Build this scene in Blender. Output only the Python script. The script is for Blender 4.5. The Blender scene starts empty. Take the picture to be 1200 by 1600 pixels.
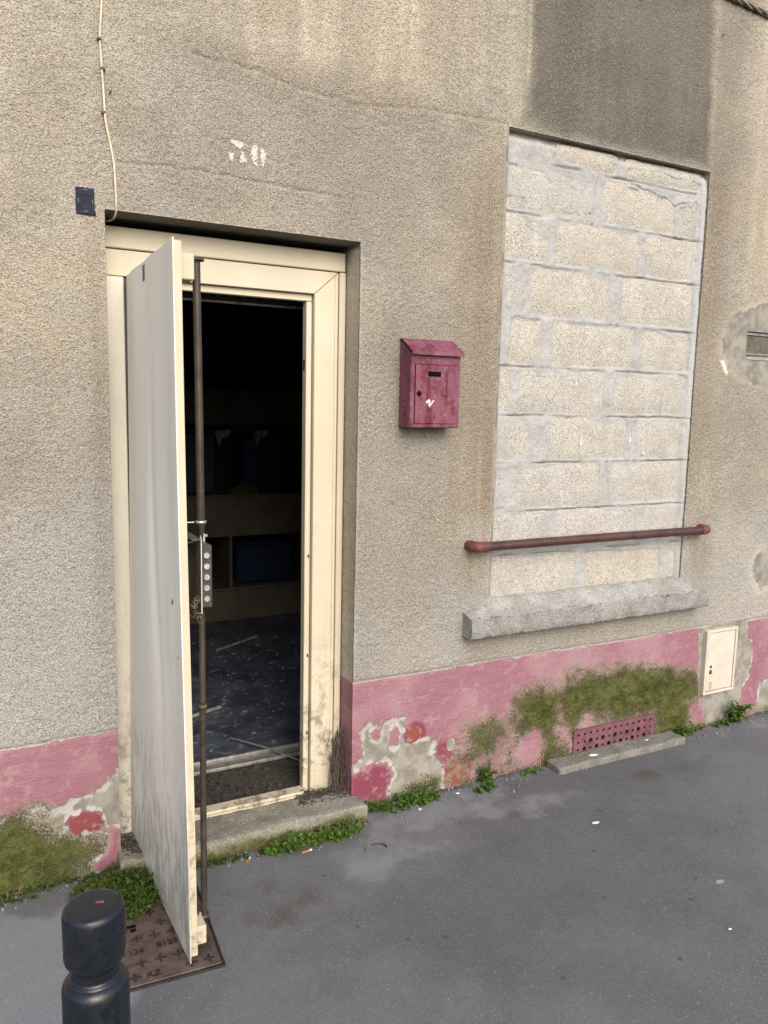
import bpy, bmesh, math, random
import numpy as np
from mathutils import Vector, Matrix

sc = bpy.context.scene
rad = math.radians
random.seed(7)
RNG = np.random.default_rng(11)

# ------------------------------------------------------------------ camera
cam_d = bpy.data.cameras.new("camera")
cam = bpy.data.objects.new("camera", cam_d)
sc.collection.objects.link(cam)
sc.camera = cam
cam_d.sensor_fit = 'HORIZONTAL'
cam_d.sensor_width = 36.0
cam_d.lens = 36.0 * 1222.1 / 1200.0
cam_d.clip_start = 0.05
cam_d.clip_end = 3000.0
_yaw, _pitch, _roll = rad(27.719), rad(7.729), rad(-1.240)
_f = Vector((math.sin(_yaw) * math.cos(_pitch), math.cos(_yaw) * math.cos(_pitch), -math.sin(_pitch)))
_r = Vector((math.cos(_yaw), -math.sin(_yaw), 0))
_d = _f.cross(_r)
_r2 = math.cos(_roll) * _r + math.sin(_roll) * _d
_d2 = -math.sin(_roll) * _r + math.cos(_roll) * _d
_m = Matrix((_r2, -_d2, -_f)).transposed().to_4x4()
_m.translation = (0.0, -2.65, 1.61)
cam.matrix_world = _m

# ------------------------------------------------------------------ light
SUN_TO = Vector((-0.06, -0.84, 0.58)).normalized()
elev = math.asin(SUN_TO.z)
azim = math.atan2(SUN_TO.x, SUN_TO.y)
world = bpy.data.worlds.new("World")
sc.world = world
world.use_nodes = True
wn = world.node_tree
bg = wn.nodes["Background"]
sky = wn.nodes.new("ShaderNodeTexSky")
sky.sky_type = 'NISHITA'
sky.sun_disc = False
sky.sun_elevation = elev
sky.sun_rotation = azim
sky.air_density = 1.0
sky.dust_density = 3.0
wn.links.new(sky.outputs[0], bg.inputs[0])
bg.inputs[1].default_value = 0.15
sun_d = bpy.data.lights.new("sun", 'SUN')
sun_d.energy = 1.3
sun_d.angle = rad(42)
sun_d.color = (1.0, 0.91, 0.78)
sun = bpy.data.objects.new("sun", sun_d)
sun.location = (3, -6, 8)
sun.rotation_euler = SUN_TO.to_track_quat('Z', 'Y').to_euler()
sc.collection.objects.link(sun)
sc.view_settings.view_transform = 'Standard'
sc.view_settings.look = 'None'
sc.view_settings.gamma = 1.0
sc.view_settings.use_curve_mapping = False
sc.view_settings.exposure = 0.74
sc.render.engine = 'CYCLES'
sc.cycles.max_bounces = 5
sc.cycles.diffuse_bounces = 4
sc.cycles.glossy_bounces = 2
sc.cycles.caustics_reflective = False
sc.cycles.use_denoising = True
sc.cycles.denoiser = 'OPENIMAGEDENOISE'
sc.cycles.denoising_input_passes = 'RGB_ALBEDO_NORMAL'
sc.cycles.denoising_prefilter = 'NONE'
sc.cycles.use_light_tree = False
sc.cycles.use_adaptive_sampling = True
sc.cycles.adaptive_threshold = 0.02
sc.cycles.adaptive_min_samples = 20

# ------------------------------------------------------------------ numpy noise
def _hash(ix, iy, seed):
    n = (ix.astype(np.int64) * 374761393 + iy.astype(np.int64) * 668265263 + seed * 974711) & 0xffffffff
    n = ((n ^ (n >> 13)) * 1274126177) & 0xffffffff
    return ((n ^ (n >> 16)) & 0xffff) / 65535.0

def vn(x, y, seed=0):
    """value noise, 0..1"""
    x = np.asarray(x, float); y = np.asarray(y, float)
    ix = np.floor(x); iy = np.floor(y)
    fx = x - ix; fy = y - iy
    fx = fx * fx * (3 - 2 * fx); fy = fy * fy * (3 - 2 * fy)
    a = _hash(ix, iy, seed); b = _hash(ix + 1, iy, seed)
    c = _hash(ix, iy + 1, seed); d = _hash(ix + 1, iy + 1, seed)
    return (a * (1 - fx) + b * fx) * (1 - fy) + (c * (1 - fx) + d * fx) * fy

def fbm(x, y, seed=0, octaves=4, gain=.5):
    s = 0; a = 1; t = 0
    for o in range(octaves):
        s = s + a * vn(x * 2 ** o, y * 2 ** o, seed + o * 17); t += a; a *= gain
    return s / t

def smooth(e0, e1, v):
    t = np.clip((v - e0) / (e1 - e0), 0, 1)
    return t * t * (3 - 2 * t)

def poly_sd(x, z, poly, margin=.15):
    """signed distance to polygon, positive inside; -margin far away"""
    p = np.array(poly, float)
    out = np.full(x.shape, -margin)
    sel = (x > p[:, 0].min() - margin) & (x < p[:, 0].max() + margin) & (z > p[:, 1].min() - margin) & (z < p[:, 1].max() + margin)
    xs = x[sel]; zs = z[sel]
    if xs.size == 0: return out
    d = np.full(xs.shape, 9.0); ins = np.zeros(xs.shape, bool)
    n = len(p)
    for i in range(n):
        a = p[i]; b = p[(i + 1) % n]
        e = b - a; L = max(e @ e, 1e-12)
        t = np.clip(((xs - a[0]) * e[0] + (zs - a[1]) * e[1]) / L, 0, 1)
        d = np.minimum(d, np.hypot(xs - a[0] - t * e[0], zs - a[1] - t * e[1]))
        c = ((a[1] > zs) != (b[1] > zs)) & (xs < (b[0] - a[0]) * (zs - a[1]) / (b[1] - a[1] + 1e-12) + a[0])
        ins ^= c
    out[sel] = np.maximum(np.where(ins, d, -d), -margin)
    return out

def ell_sd(x, z, cx, cz, rx, rz):
    return (1 - np.hypot((x - cx) / rx, (z - cz) / rz)) * min(rx, rz)

# ------------------------------------------------------------------ node helper
class NT:
    def __init__(self, name):
        self.m = bpy.data.materials.new(name); self.m.use_nodes = True
        self.t = self.m.node_tree; self.N = self.t.nodes; self.L = self.t.links
        self.b = self.N["Principled BSDF"]
    def n(self, typ, **kw):
        o = self.N.new(typ)
        for k, v in kw.items(): setattr(o, k, v)
        return o
    def put(self, sock, v):
        if isinstance(v, bpy.types.NodeSocket): self.L.new(v, sock)
        elif isinstance(v, (tuple, list)) and sock.type == 'RGBA' and len(v) == 3: sock.default_value = (*v, 1)
        else: sock.default_value = v
    def coord(self, scale=None, kind='Object'):
        c = self.n("ShaderNodeTexCoord").outputs[kind]
        if scale is None: return c
        mp = self.n("ShaderNodeMapping"); self.L.new(c, mp.inputs[0]); mp.inputs['Scale'].default_value = scale
        return mp.outputs[0]
    def noise(self, scale, detail=4, rough=.55, vec=None, dist=0.0):
        o = self.n("ShaderNodeTexNoise"); o.inputs['Scale'].default_value = scale
        o.inputs['Detail'].default_value = detail; o.inputs['Roughness'].default_value = rough
        o.inputs['Distortion'].default_value = dist
        self.L.new(vec if vec is not None else self.coord(), o.inputs['Vector'])
        return o.outputs['Fac']
    def voro(self, scale, vec=None, feature='F1', out='Distance'):
        o = self.n("ShaderNodeTexVoronoi", feature=feature); o.inputs['Scale'].default_value = scale
        self.L.new(vec if vec is not None else self.coord(), o.inputs['Vector'])
        return o.outputs[out]
    def voro2(self, scale):
        o = self.n("ShaderNodeTexVoronoi"); o.inputs['Scale'].default_value = scale
        self.L.new(self.coord(), o.inputs['Vector'])
        s_ = self.n("ShaderNodeSeparateColor"); self.L.new(o.outputs['Color'], s_.inputs[0])
        return o.outputs['Distance'], s_
    def math(self, op, a, b=0.0, c=None, clamp=False):
        o = self.n("ShaderNodeMath", operation=op, use_clamp=clamp)
        self.put(o.inputs[0], a); self.put(o.inputs[1], b)
        if c is not None: self.put(o.inputs[2], c)
        return o.outputs[0]
    def ramp(self, v, lo, hi, a=0.0, b=1.0):
        o = self.n("ShaderNodeMapRange", interpolation_type='SMOOTHSTEP')
        self.put(o.inputs[0], v); self.put(o.inputs[1], lo); self.put(o.inputs[2], hi); self.put(o.inputs[3], a); self.put(o.inputs[4], b)
        return o.outputs[0]
    def mix(self, f, a, b, mode='MIX'):
        o = self.n("ShaderNodeMix", data_type='RGBA', blend_type=mode)
        self.put(o.inputs[0], f); self.put(o.inputs[6], a); self.put(o.inputs[7], b)
        return o.outputs[2]
    def attr(self, name, kind='GEOMETRY'):
        o = self.n("ShaderNodeAttribute", attribute_type=kind, attribute_name=name); return o
    def rgb(self, name):
        s = self.n("ShaderNodeSeparateColor"); self.L.new(self.attr(name).outputs['Color'], s.inputs[0])
        return s.outputs
    def bump(self, h, strength=.5, dist=.003, prev=None):
        o = self.n("ShaderNodeBump"); self.put(o.inputs['Height'], h)
        self.put(o.inputs['Strength'], strength); o.inputs['Distance'].default_value = dist
        if prev is not None: self.L.new(prev, o.inputs['Normal'])
        return o.outputs[0]
    def fin(self, col, rough=.9, normal=None, metal=0.0, spec=.3):
        self.put(self.b.inputs['Base Color'], col); self.put(self.b.inputs['Roughness'], rough)
        self.put(self.b.inputs['Metallic'], metal); self.b.inputs['Specular IOR Level'].default_value = spec
        if normal is not None: self.L.new(normal, self.b.inputs['Normal'])
        return self.m

# ------------------------------------------------------------------ materials
def m_wall():
    t = NT("roughcast")
    A = t.rgb("lay_a"); B = t.rgb("lay_b"); C = t.rgb("lay_c"); D = t.rgb("lay_d"); E_ = t.rgb("lay_e")
    paint, red, moss = A[0], A[1], A[2]
    dark, pale, cement = B[0], B[1], B[2]
    brown, roughn, white = C[0], C[1], C[2]
    big, mid, n22 = D[0], D[1], D[2]
    streak, n42, n5 = E_[0], E_[1], E_[2]
    fine = t.noise(340, 1, .6)
    grain = t.noise(165, 1.5, .55)
    g = t.math('MULTIPLY_ADD', t.math('SUBTRACT', 1.0, grain), 1.0, t.math('MULTIPLY', t.math('SUBTRACT', fine, .5), .75))
    grey = t.rgb("lay_f")[0]
    # plain roughcast
    c = t.mix(t.ramp(big, .34, .66), (.315, .293, .246), (.450, .403, .320))
    c = t.mix(t.math('MULTIPLY', t.ramp(mid, .38, .72), .5), c, (.385, .372, .34))
    c = t.mix(t.math('MULTIPLY', t.ramp(n5, .48, .72), .45), c, (.27, .25, .215))
    c = t.mix(grey, c, t.mix(t.ramp(big, .34, .66), (.39, .39, .385), (.47, .465, .45)))
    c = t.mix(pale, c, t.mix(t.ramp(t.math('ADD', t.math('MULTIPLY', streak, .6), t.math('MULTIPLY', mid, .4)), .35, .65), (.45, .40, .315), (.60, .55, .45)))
    c = t.mix(t.math('MULTIPLY', brown, t.ramp(streak, .2, .7, .45, 1.0)), c, (.27, .22, .16))
    c = t.mix(t.math('MULTIPLY', dark, t.ramp(t.math('ADD', t.math('MULTIPLY', streak, .35), t.math('MULTIPLY', n5, .65)), .3, .7, 1.0, .82)), c, (.118, .110, .094))
    # grain shading put into the colour: dark pits with some dirt, pale tips
    pit = t.ramp(g, .50, .72)
    c = t.mix(t.math('MULTIPLY', pit, t.math('MULTIPLY_ADD', roughn, .50, .10)), c, (.165, .142, .112))
    tip = t.ramp(g, .47, .28)
    c = t.mix(t.math('MULTIPLY', tip, t.math('MULTIPLY', roughn, .45)), c, t.mix(.6, c, (.80, .76, .68)))
    # cement skim
    cem = t.ramp(t.math('ADD', cement, t.math('MULTIPLY', t.math('SUBTRACT', n42, .5), .55)), .42, .60)
    ccol = t.mix(t.ramp(n22, .3, .7), (.195, .185, .160), (.305, .29, .26))
    ccol = t.mix(t.math('MULTIPLY', pit, .25), ccol, (.16, .15, .13))
    c = t.mix(cem, c, ccol)
    # pink paint
    edge = t.math('ADD', t.math('MULTIPLY', t.math('SUBTRACT', n42, .5), .75), t.math('MULTIPLY', t.math('SUBTRACT', fine, .5), .45))
    pp = t.math('ADD', paint, edge)
    pf = t.ramp(pp, .47, .53)
    brush = t.noise(1.0, 3, .6, t.coord((9, 9, 140)))
    pk = t.mix(t.ramp(n5, .35, .68), (.265, .120, .160), (.325, .195, .225))
    pk = t.mix(t.math('MULTIPLY', t.ramp(brush, .35, .7), .4), pk, (.365, .215, .245))
    pk = t.mix(t.ramp(red, .15, .55), pk, (.205, .050, .082))
    pk = t.mix(t.ramp(red, .6, .95), pk, (.24, .065, .048))
    pk = t.mix(t.math('MULTIPLY', t.ramp(n42, .55, .78), .5), pk, (.375, .265, .275))
    pk = t.mix(t.math('MULTIPLY', t.ramp(n22, .60, .85), .30), pk, (.25, .165, .155))
    pk = t.mix(t.math('MULTIPLY', pit, .22), pk, (.14, .06, .065))
    c = t.mix(pf, c, pk)
    c = t.mix(t.math('MULTIPLY', t.ramp(pp, .40, .47), t.math('MULTIPLY', t.ramp(pp, .58, .50), .35)), c, (.42, .36, .32))
    # white dab
    c = t.mix(t.ramp(t.math('ADD', white, t.math('MULTIPLY', t.math('SUBTRACT', fine, .5), .8)), .42, .60), c, (.70, .69, .66))
    # moss
    m3 = t.noise(200, 2, .6)
    mn = t.math('ADD', t.math('MULTIPLY', t.math('SUBTRACT', n22, .5), .6), t.math('ADD', t.math('MULTIPLY', t.math('SUBTRACT', n42, .5), .6), t.math('MULTIPLY', t.math('SUBTRACT', m3, .5), 1.3)))
    ms = t.math('ADD', moss, mn)
    mgate = t.ramp(moss, .03, .22)
    mf = t.math('MULTIPLY', t.ramp(ms, .36, .72), mgate)
    mcol = t.mix(t.ramp(n42, .3, .70), (.040, .050, .009), (.076, .090, .014))
    mcol = t.mix(t.ramp(m3, .45, .8), mcol, (.118, .132, .034))
    mcol = t.mix(t.ramp(m3, .42, .2), mcol, (.034, .036, .010))
    rim = t.math('MULTIPLY', t.math('MULTIPLY', t.ramp(ms, .0, .50), .80), mgate)
    c = t.mix(rim, c, t.mix(t.ramp(n42, .35, .65), (.16, .135, .085), (.30, .27, .21)))
    c = t.mix(t.math('MULTIPLY', mf, .92), c, mcol)
    # relief, one height
    h = t.math('MULTIPLY', g, t.math('MULTIPLY_ADD', roughn, -1.7, -.15))
    h = t.math('ADD', h, t.math('MULTIPLY', pf, .60))
    h = t.math('ADD', h, t.math('MULTIPLY', mf, t.math('MULTIPLY', m3, 1.6)))
    nrm = t.bump(h, 1.0, .0044)
    rg = t.math('SUBTRACT', .95, t.math('MULTIPLY', pf, .18))
    return t.fin(c, rg, nrm, spec=.2)

def m_asphalt():
    t = NT("asphalt")
    A = t.rgb("lay_a")
    D = t.rgb("lay_d"); E_ = t.rgb("lay_e")
    big, n6, n7 = D[0], D[1], D[2]
    base = t.mix(t.ramp(big, .34, .66), (.098, .101, .108), (.126, .130, .138))
    base = t.mix(t.math('MULTIPLY', t.ramp(n6, .42, .75), .35), base, (.072, .074, .080))
    base = t.mix(t.math('MULTIPLY', t.ramp(E_[0], .50, .75), .22), base, (.14, .147, .16))
    wear = t.ramp(t.math('ADD', A[0], t.math('MULTIPLY', t.math('SUBTRACT', n7, .5), 1.3)), .35, .75)
    base = t.mix(t.math('MULTIPLY', wear, .9), base, (.185, .192, .205))
    damp = t.ramp(t.math('ADD', A[1], t.math('MULTIPLY', t.math('SUBTRACT', E_[1], .5), 1.3)), .40, .8)
    base = t.mix(t.math('MULTIPLY', damp, .85), base, (.072, .064, .054))
    soil = t.ramp(t.math('ADD', A[2], t.math('MULTIPLY', t.math('SUBTRACT', E_[2], .5), 1.1)), .40, .7)
    base = t.mix(t.math('MULTIPLY', soil, .85), base, t.mix(t.ramp(t.noise(120, 3), .4, .7), (.045, .040, .028), (.10, .085, .055)))
    # aggregate: pale and dark chippings
    d, s = t.voro2(210)
    chip = t.math('MULTIPLY', t.ramp(s.outputs[0], .74, .95), t.ramp(d, .46, .20))
    base = t.mix(t.math('MULTIPLY', chip, .60), base, (.35, .36, .37))
    d2, s2 = t.voro2(95)
    chip2 = t.math('MULTIPLY', t.ramp(s2.outputs[1], .972, .99), t.ramp(d2, .26, .12))
    base = t.mix(t.math('MULTIPLY', chip2, .8), base, (.42, .41, .40))
    dk = t.math('MULTIPLY', t.ramp(s.outputs[1], .72, .95), t.ramp(d, .5, .2))
    base = t.mix(t.math('MULTIPLY', dk, .55), base, (.038, .040, .045))
    base = t.mix(t.math('MULTIPLY', t.ramp(t.noise(420, 1, .5), .52, .70), .30), base, (.20, .205, .22))
    # old chewing gum and spots
    d3, s3 = t.voro2(9)
    gum = t.math('MULTIPLY', t.ramp(s3.outputs[2], .80, .82), t.ramp(t.math('ADD', d3, t.math('MULTIPLY', E_[2], .1)), .145, .115))
    base = t.mix(t.math('MULTIPLY', gum, .6), base, (.045, .045, .05))
    h = t.math('ADD', t.math('MULTIPLY', t.noise(330, 2, .6), .6), t.math('MULTIPLY', d, -.5))
    nrm = t.bump(h, .5, .003)
    return t.fin(base, t.ramp(E_[2], .3, .7, .68, .9), nrm, spec=.35)

def m_block():
    t = NT("concrete_block")
    tone = t.attr("tone", 'OBJECT').outputs['Fac']
    warm = t.mix(t.ramp(t.noise(9, 5, .6), .3, .7), (.445, .418, .365), (.525, .503, .450))
    grey = t.mix(t.ramp(t.noise(9, 5, .6), .3, .7), (.40, .393, .375), (.50, .492, .472))
    c = t.mix(t.math('ADD', tone, t.math('MULTIPLY', t.math('SUBTRACT', t.noise(3.5, 4), .5), .6), clamp=True), warm, grey)
    vo, s = t.voro2(170)
    c = t.mix(t.math('MULTIPLY', t.ramp(s.outputs[0], .0, 1.0), .30), c, (.56, .525, .46))
    c = t.mix(t.math('MULTIPLY', t.ramp(s.outputs[1], .55, 1.0), .28), c, (.30, .28, .245))
    pit = t.math('MULTIPLY', t.ramp(t.noise(300, 1, .6), .54, .66), t.ramp(t.noise(80, 2), .3, .55))
    c = t.mix(t.math('MULTIPLY', pit, .55), c, (.15, .135, .11))
    h = t.math('ADD', t.math('MULTIPLY', vo, -.6), t.math('MULTIPLY', pit, -1.2))
    return t.fin(c, .95, t.bump(h, .8, .004), spec=.15)

def m_mortar():
    t = NT("mortar")
    A = t.rgb("lay_a")
    c = t.mix(t.ramp(t.noise(9, 7, .68), .3, .72), (.335, .337, .335), (.44, .442, .44))
    c = t.mix(A[0], c, (.44, .455, .47))
    c = t.mix(A[1], c, t.mix(t.ramp(t.noise(14, 5), .3, .7), (.38, .34, .27), (.45, .41, .34)))
    c = t.mix(t.math('MULTIPLY', t.ramp(t.noise(30, 4, .7), .55, .75), .6), c, (.47, .475, .48))
    c = t.mix(A[2], c, (.16, .15, .14))  # joint gaps coloured dark too, their shade put into the mortar
    gr = t.noise(300, 2, .7)
    c = t.mix(t.math('MULTIPLY', t.ramp(gr, .52, .66), .55), c, (.19, .185, .175))
    c = t.mix(t.math('MULTIPLY', t.ramp(gr, .45, .30), .5), c, (.58, .575, .56))
    nrm = t.bump(t.math('MULTIPLY_ADD', t.noise(260, 2), .5, t.noise(55, 4, .72)), .7, .008)
    return t.fin(c, .95, nrm, spec=.15)

def m_stone(name, ca, cb, green=0.0, bs=1.0):
    t = NT(name)
    c = t.mix(t.ramp(t.noise(11, 7, .65), .3, .72), ca, cb)
    v = t.voro(260, out='Color'); s = t.n("ShaderNodeSeparateColor"); t.L.new(v, s.inputs[0])
    c = t.mix(t.math('MULTIPLY', t.ramp(s.outputs[0], .55, 1), .55), c, (.13, .125, .115))
    c = t.mix(t.math('MULTIPLY', t.ramp(s.outputs[1], .7, 1), .45), c, (.55, .54, .51))
    if green:
        g = t.n("ShaderNodeNewGeometry"); sp = t.n("ShaderNodeSeparateXYZ"); t.L.new(g.outputs['Position'], sp.inputs[0])
        low = t.ramp(t.math('ADD', sp.outputs[2], t.math('MULTIPLY', t.math('SUBTRACT', t.noise(16, 6, .7), .5), .11)), .050, .015)
        c = t.mix(t.math('MULTIPLY', low, green), c, t.mix(t.ramp(t.noise(80), .3, .7), (.05, .06, .012), (.13, .12, .03)))
        c = t.mix(t.math('MULTIPLY', t.ramp(t.noise(6, 6, .7), .45, .75), .55), c, (.12, .115, .07))
    gr = t.noise(250, 2, .7)
    c = t.mix(t.math('MULTIPLY', t.ramp(gr, .52, .68), .6), c, (.10, .095, .085))
    nrm = t.bump(t.math('MULTIPLY_ADD', gr, .5, t.noise(60, 4, .7)), .8 * bs, .008)
    return t.fin(c, .93, nrm, spec=.2)

def m_cream(name="cream_paint", base=(.575, .525, .41), dirt=1.0, ztop=.95):
    t = NT(name)
    g = t.n("ShaderNodeNewGeometry"); sp = t.n("ShaderNodeSeparateXYZ"); t.L.new(g.outputs['Position'], sp.inputs[0])
    c = t.mix(t.ramp(t.noise(4, 5, .6), .3, .7), base, tuple(v * .90 for v in base))
    lowz = t.ramp(sp.outputs[2], 1.3, .05)
    st = t.noise(1.0, 5, .65, t.coord((60, 60, 4)))
    sp2 = t.noise(75, 6, .75)
    d = t.math('MULTIPLY', t.ramp(t.math('ADD', t.math('MULTIPLY', st, .55), t.math('MULTIPLY', sp2, .55)), .58, .78), t.math('MULTIPLY_ADD', lowz, .95 * dirt, .16 * dirt))
    c = t.mix(d, c, (.085, .068, .050))
    fine = t.math('MULTIPLY', t.ramp(t.noise(120, 4, .7), .66, .74), t.math('MULTIPLY_ADD', lowz, .6, .2))
    c = t.mix(fine, c, (.12, .095, .07))
    mould = t.math('MULTIPLY', t.ramp(t.noise(16, 5, .78), .48, .66), t.ramp(sp.outputs[2], .80, .05))
    c = t.mix(t.math('MULTIPLY', mould, .9 * dirt), c, (.06, .052, .042))
    return t.fin(c, t.ramp(sp2, .3, .7, .42, .62), t.bump(t.noise(30, 4), .12, .004), spec=.4)

def m_door():
    t = NT("door_grey_paint")
    g = t.n("ShaderNodeNewGeometry"); sp = t.n("ShaderNodeSeparateXYZ"); t.L.new(g.outputs['Position'], sp.inputs[0])
    c = t.mix(t.ramp(t.noise(1.0, 4, .5, t.coord((7, 7, .7))), .3, .72), (.70, .69, .645), (.76, .75, .70))
    low = t.ramp(sp.outputs[2], .95, .05)
    st = t.noise(1.0, 5, .72, t.coord((40, 40, 9)))
    d = t.math('MULTIPLY', t.ramp(t.math('ADD', st, t.math('MULTIPLY', low, .24)), .60, .80), low)
    c = t.mix(t.math('MULTIPLY', d, .62), c, (.20, .19, .17))
    sc2 = t.math('MULTIPLY', t.ramp(t.noise(1.0, 5, .7, t.coord((160, 160, 22))), .66, .74), t.ramp(sp.outputs[2], 1.5, .2, .10, .75))
    c = t.mix(sc2, c, (.14, .13, .12))
    c = t.mix(t.math('MULTIPLY', t.ramp(t.noise(5, 6, .7), .5, .8), t.math('MULTIPLY', low, .55)), c, (.33, .31, .27))
    nrm = t.bump(t.noise(1.0, 2, .5, t.coord((5, 5, .8))), .25, .02)
    return t.fin(c, t.ramp(st, .3, .8, .30, .5), nrm, spec=.45)

def m_plain(name, col, rough=.6, metal=0.0, var=.25, scale=30, bump=.2, spec=.4, dirt=None, dscale=18, dlo=.5, dhi=.75, dam=.7):
    t = NT(name)
    c = t.mix(t.ramp(t.noise(scale, 5, .6), .3, .7), tuple(max(0, v * (1 - var)) for v in col), tuple(v * (1 + var * .6) for v in col))
    if dirt is not None:
        c = t.mix(t.math('MULTIPLY', t.ramp(t.noise(dscale, 7, .7), dlo, dhi), dam), c, dirt)
    return t.fin(c, t.ramp(t.noise(scale * 2, 4), .3, .7, max(.05, rough - .08), min(1, rough + .1)), t.bump(t.noise(scale * 4, 4), bump, .003), metal=metal, spec=spec)

def m_mailbox():
    t = NT("faded_red_paint")
    st = t.noise(1.0, 5, .6, t.coord((22, 22, 2.2)))
    bl = t.noise(17, 6, .7)
    f = t.ramp(t.math('ADD', t.math('MULTIPLY', st, .6), t.math('MULTIPLY', bl, .6)), .50, .66)
    c = t.mix(f, (.110, .010, .030), (.180, .055, .090))
    c = t.mix(t.math('MULTIPLY', t.ramp(t.noise(70, 5, .75), .54, .70), .65), c, (.32, .19, .22))
    c = t.mix(t.math('MULTIPLY', t.ramp(t.noise(60, 6, .75), .66, .74), .75), c, (.10, .012, .025))
    return t.fin(c, t.ramp(f, 0, 1, .30, .55), t.bump(bl, .12, .003), spec=.5)

def m_leaf(name, ca, cb, cc):
    t = NT(name)
    oi = t.n("ShaderNodeNewGeometry").outputs['Random Per Island']
    c = t.mix(oi, ca, cb)
    c = t.mix(t.ramp(oi, .90, .96), c, cc)
    c = t.mix(t.math('MULTIPLY', t.noise(60, 3), .35), c, tuple(v * .6 for v in ca))
    m = t.fin(c, .55, spec=.35)
    t.b.inputs['Subsurface Weight'].default_value = 0.0
    tr = t.n("ShaderNodeBsdfTranslucent"); t.put(tr.inputs[0], t.mix(.5, c, (.16, .20, .02)))
    ms = t.n("ShaderNodeMixShader"); ms.inputs[0].default_value = .25
    out = t.N["Material Output"]
    t.L.new(t.b.outputs[0], ms.inputs[1]); t.L.new(tr.outputs[0], ms.inputs[2]); t.L.new(ms.outputs[0], out.inputs[0])
    return m

M = {}
M['wall'] = m_wall(); M['asphalt'] = m_asphalt(); M['block'] = m_block(); M['mortar'] = m_mortar()
M['sill'] = m_stone("sill_stone", (.27, .27, .255), (.42, .42, .405), bs=1.6)
M['haunch'] = m_stone("mortar_haunch", (.27, .265, .245), (.45, .45, .44), bs=1.3)
M['ledge'] = m_stone("ledge_stone", (.17, .165, .15), (.29, .285, .27), green=.25)
M['step'] = m_stone("step_stone", (.19, .18, .145), (.31, .30, .255), green=.95)
M['cream'] = m_cream(); M['cream_edge'] = m_cream("cream_edge", (.575, .515, .39), .85)
M['jamb_shaded'] = m_cream("jamb_cream_shade_tint", (.66, .645, .57), .9)  # frame cream tinted paler and greyer, its shaded side put into the colour
M['door'] = m_door()
M['mail'] = m_mailbox()
M['black'] = m_plain("black_void", (.006, .006, .006), .9, spec=.05)
M['rod'] = m_plain("dull_brown_steel", (.062, .052, .043), .5, metal=.3, var=.35, dirt=(.09, .06, .04), dam=.6)
M['steel_dark'] = m_plain("dark_grey_steel", (.072, .068, .064), .5, metal=.4, var=.2, scale=60)
M['zinc'] = m_plain("zinc", (.55, .56, .57), .38, metal=.75, var=.25, scale=120)
M['alu'] = m_plain("dirty_aluminium", (.42, .42, .41), .45, metal=.6, var=.3, dirt=(.06, .055, .05), dam=.7)
M['rail'] = m_plain("rust_red_pipe", (.066, .029, .023), .42, var=.35, scale=14, dirt=(.062, .030, .022), dscale=30, spec=.5)
M['rail_end'] = m_plain("red_elbow", (.150, .045, .042), .55, var=.3, scale=25, dirt=(.33, .17, .15), dscale=60, dlo=.58, dam=.6)
M['vent'] = m_plain("dull_pink_iron", (.150, .062, .078), .7, var=.3, scale=25, dirt=(.20, .13, .12), dscale=20, dam=.6)
M['cab'] = m_plain("cream_plastic", (.55, .50, .43), .5, var=.10, scale=10, dirt=(.36, .29, .23), dscale=28, dlo=.60, dhi=.72, dam=.7)
M['slot'] = m_plain("brown_metal_flap", (.165, .15, .12), .5, metal=.5, var=.25, dirt=(.10, .09, .075))
M['plate'] = m_plain("navy_plate", (.012, .017, .034), .6, var=.2, spec=.2)
M['plate_print'] = m_plain("pale_print", (.20, .22, .26), .5)
M['cable'] = m_plain("cream_cable", (.60, .54, .40), .5, var=.2)
M['clip'] = m_plain("rusty_clip", (.12, .08, .05), .7)
M['dark_rope'] = m_plain("old_dark_cable", (.24, .21, .175), .9, var=.5, scale=120, dirt=(.36, .32, .26), dscale=120)
M['bollard'] = m_plain("dark_blue_black_paint", (.009, .012, .018), .34, var=.2, scale=40, bump=.08, spec=.5, dirt=(.06, .065, .075), dscale=140, dlo=.66, dhi=.72, dam=.6)
M['bollard_chip'] = m_plain("red_scratch", (.20, .075, .055), .6)
M['iron'] = m_plain("cast_iron", (.120, .088, .076), .6, metal=.25, var=.35, scale=30, bump=.5, dirt=(.060, .045, .040), dscale=9, dlo=.45, dhi=.72, dam=.8)
M['iron_rib'] = m_plain("cast_iron_rib", (.030, .023, .021), .6, metal=.2, var=.3)
M['white'] = m_plain("number_white_paint", (.55, .53, .485), .9, var=.1, scale=200, dirt=(.40, .36, .29), dscale=160, dlo=.48, dhi=.62, dam=.9)
M['scrap'] = m_plain("white_scrap", (.66, .66, .64), .8, var=.15, scale=60)
M['butt'] = m_plain("orange_filter", (.42, .17, .07), .8, var=.2)
M['stick'] = m_plain("dry_stem", (.17, .125, .08), .9, var=.4)
M['gum'] = m_plain("grey_splat", (.30, .30, .30), .8)
M['room'] = m_plain("dark_room_wall", (.030, .028, .026), .9, var=.4, scale=3, spec=.1)  # very dark even colour for the room surfaces
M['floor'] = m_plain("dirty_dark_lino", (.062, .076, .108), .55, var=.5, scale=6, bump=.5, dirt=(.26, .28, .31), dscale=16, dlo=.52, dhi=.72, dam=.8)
M['soot'] = m_plain("black_soil", (.052, .046, .040), .95, var=.5, scale=40, bump=.9, dirt=(.17, .16, .145), dscale=14, dlo=.55, dhi=.75, dam=.7)
M['board'] = m_plain("raw_board", (.095, .08, .062), .8, var=.25, scale=8)
M['blue'] = m_plain("deep_blue_plastic", (.007, .015, .052), .5)
M['ochre'] = m_plain("ochre_cloth", (.07, .05, .018), .9)
M['debris'] = m_plain("plaster_scraps", (.20, .21, .22), .9, var=.5, scale=25)
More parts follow.
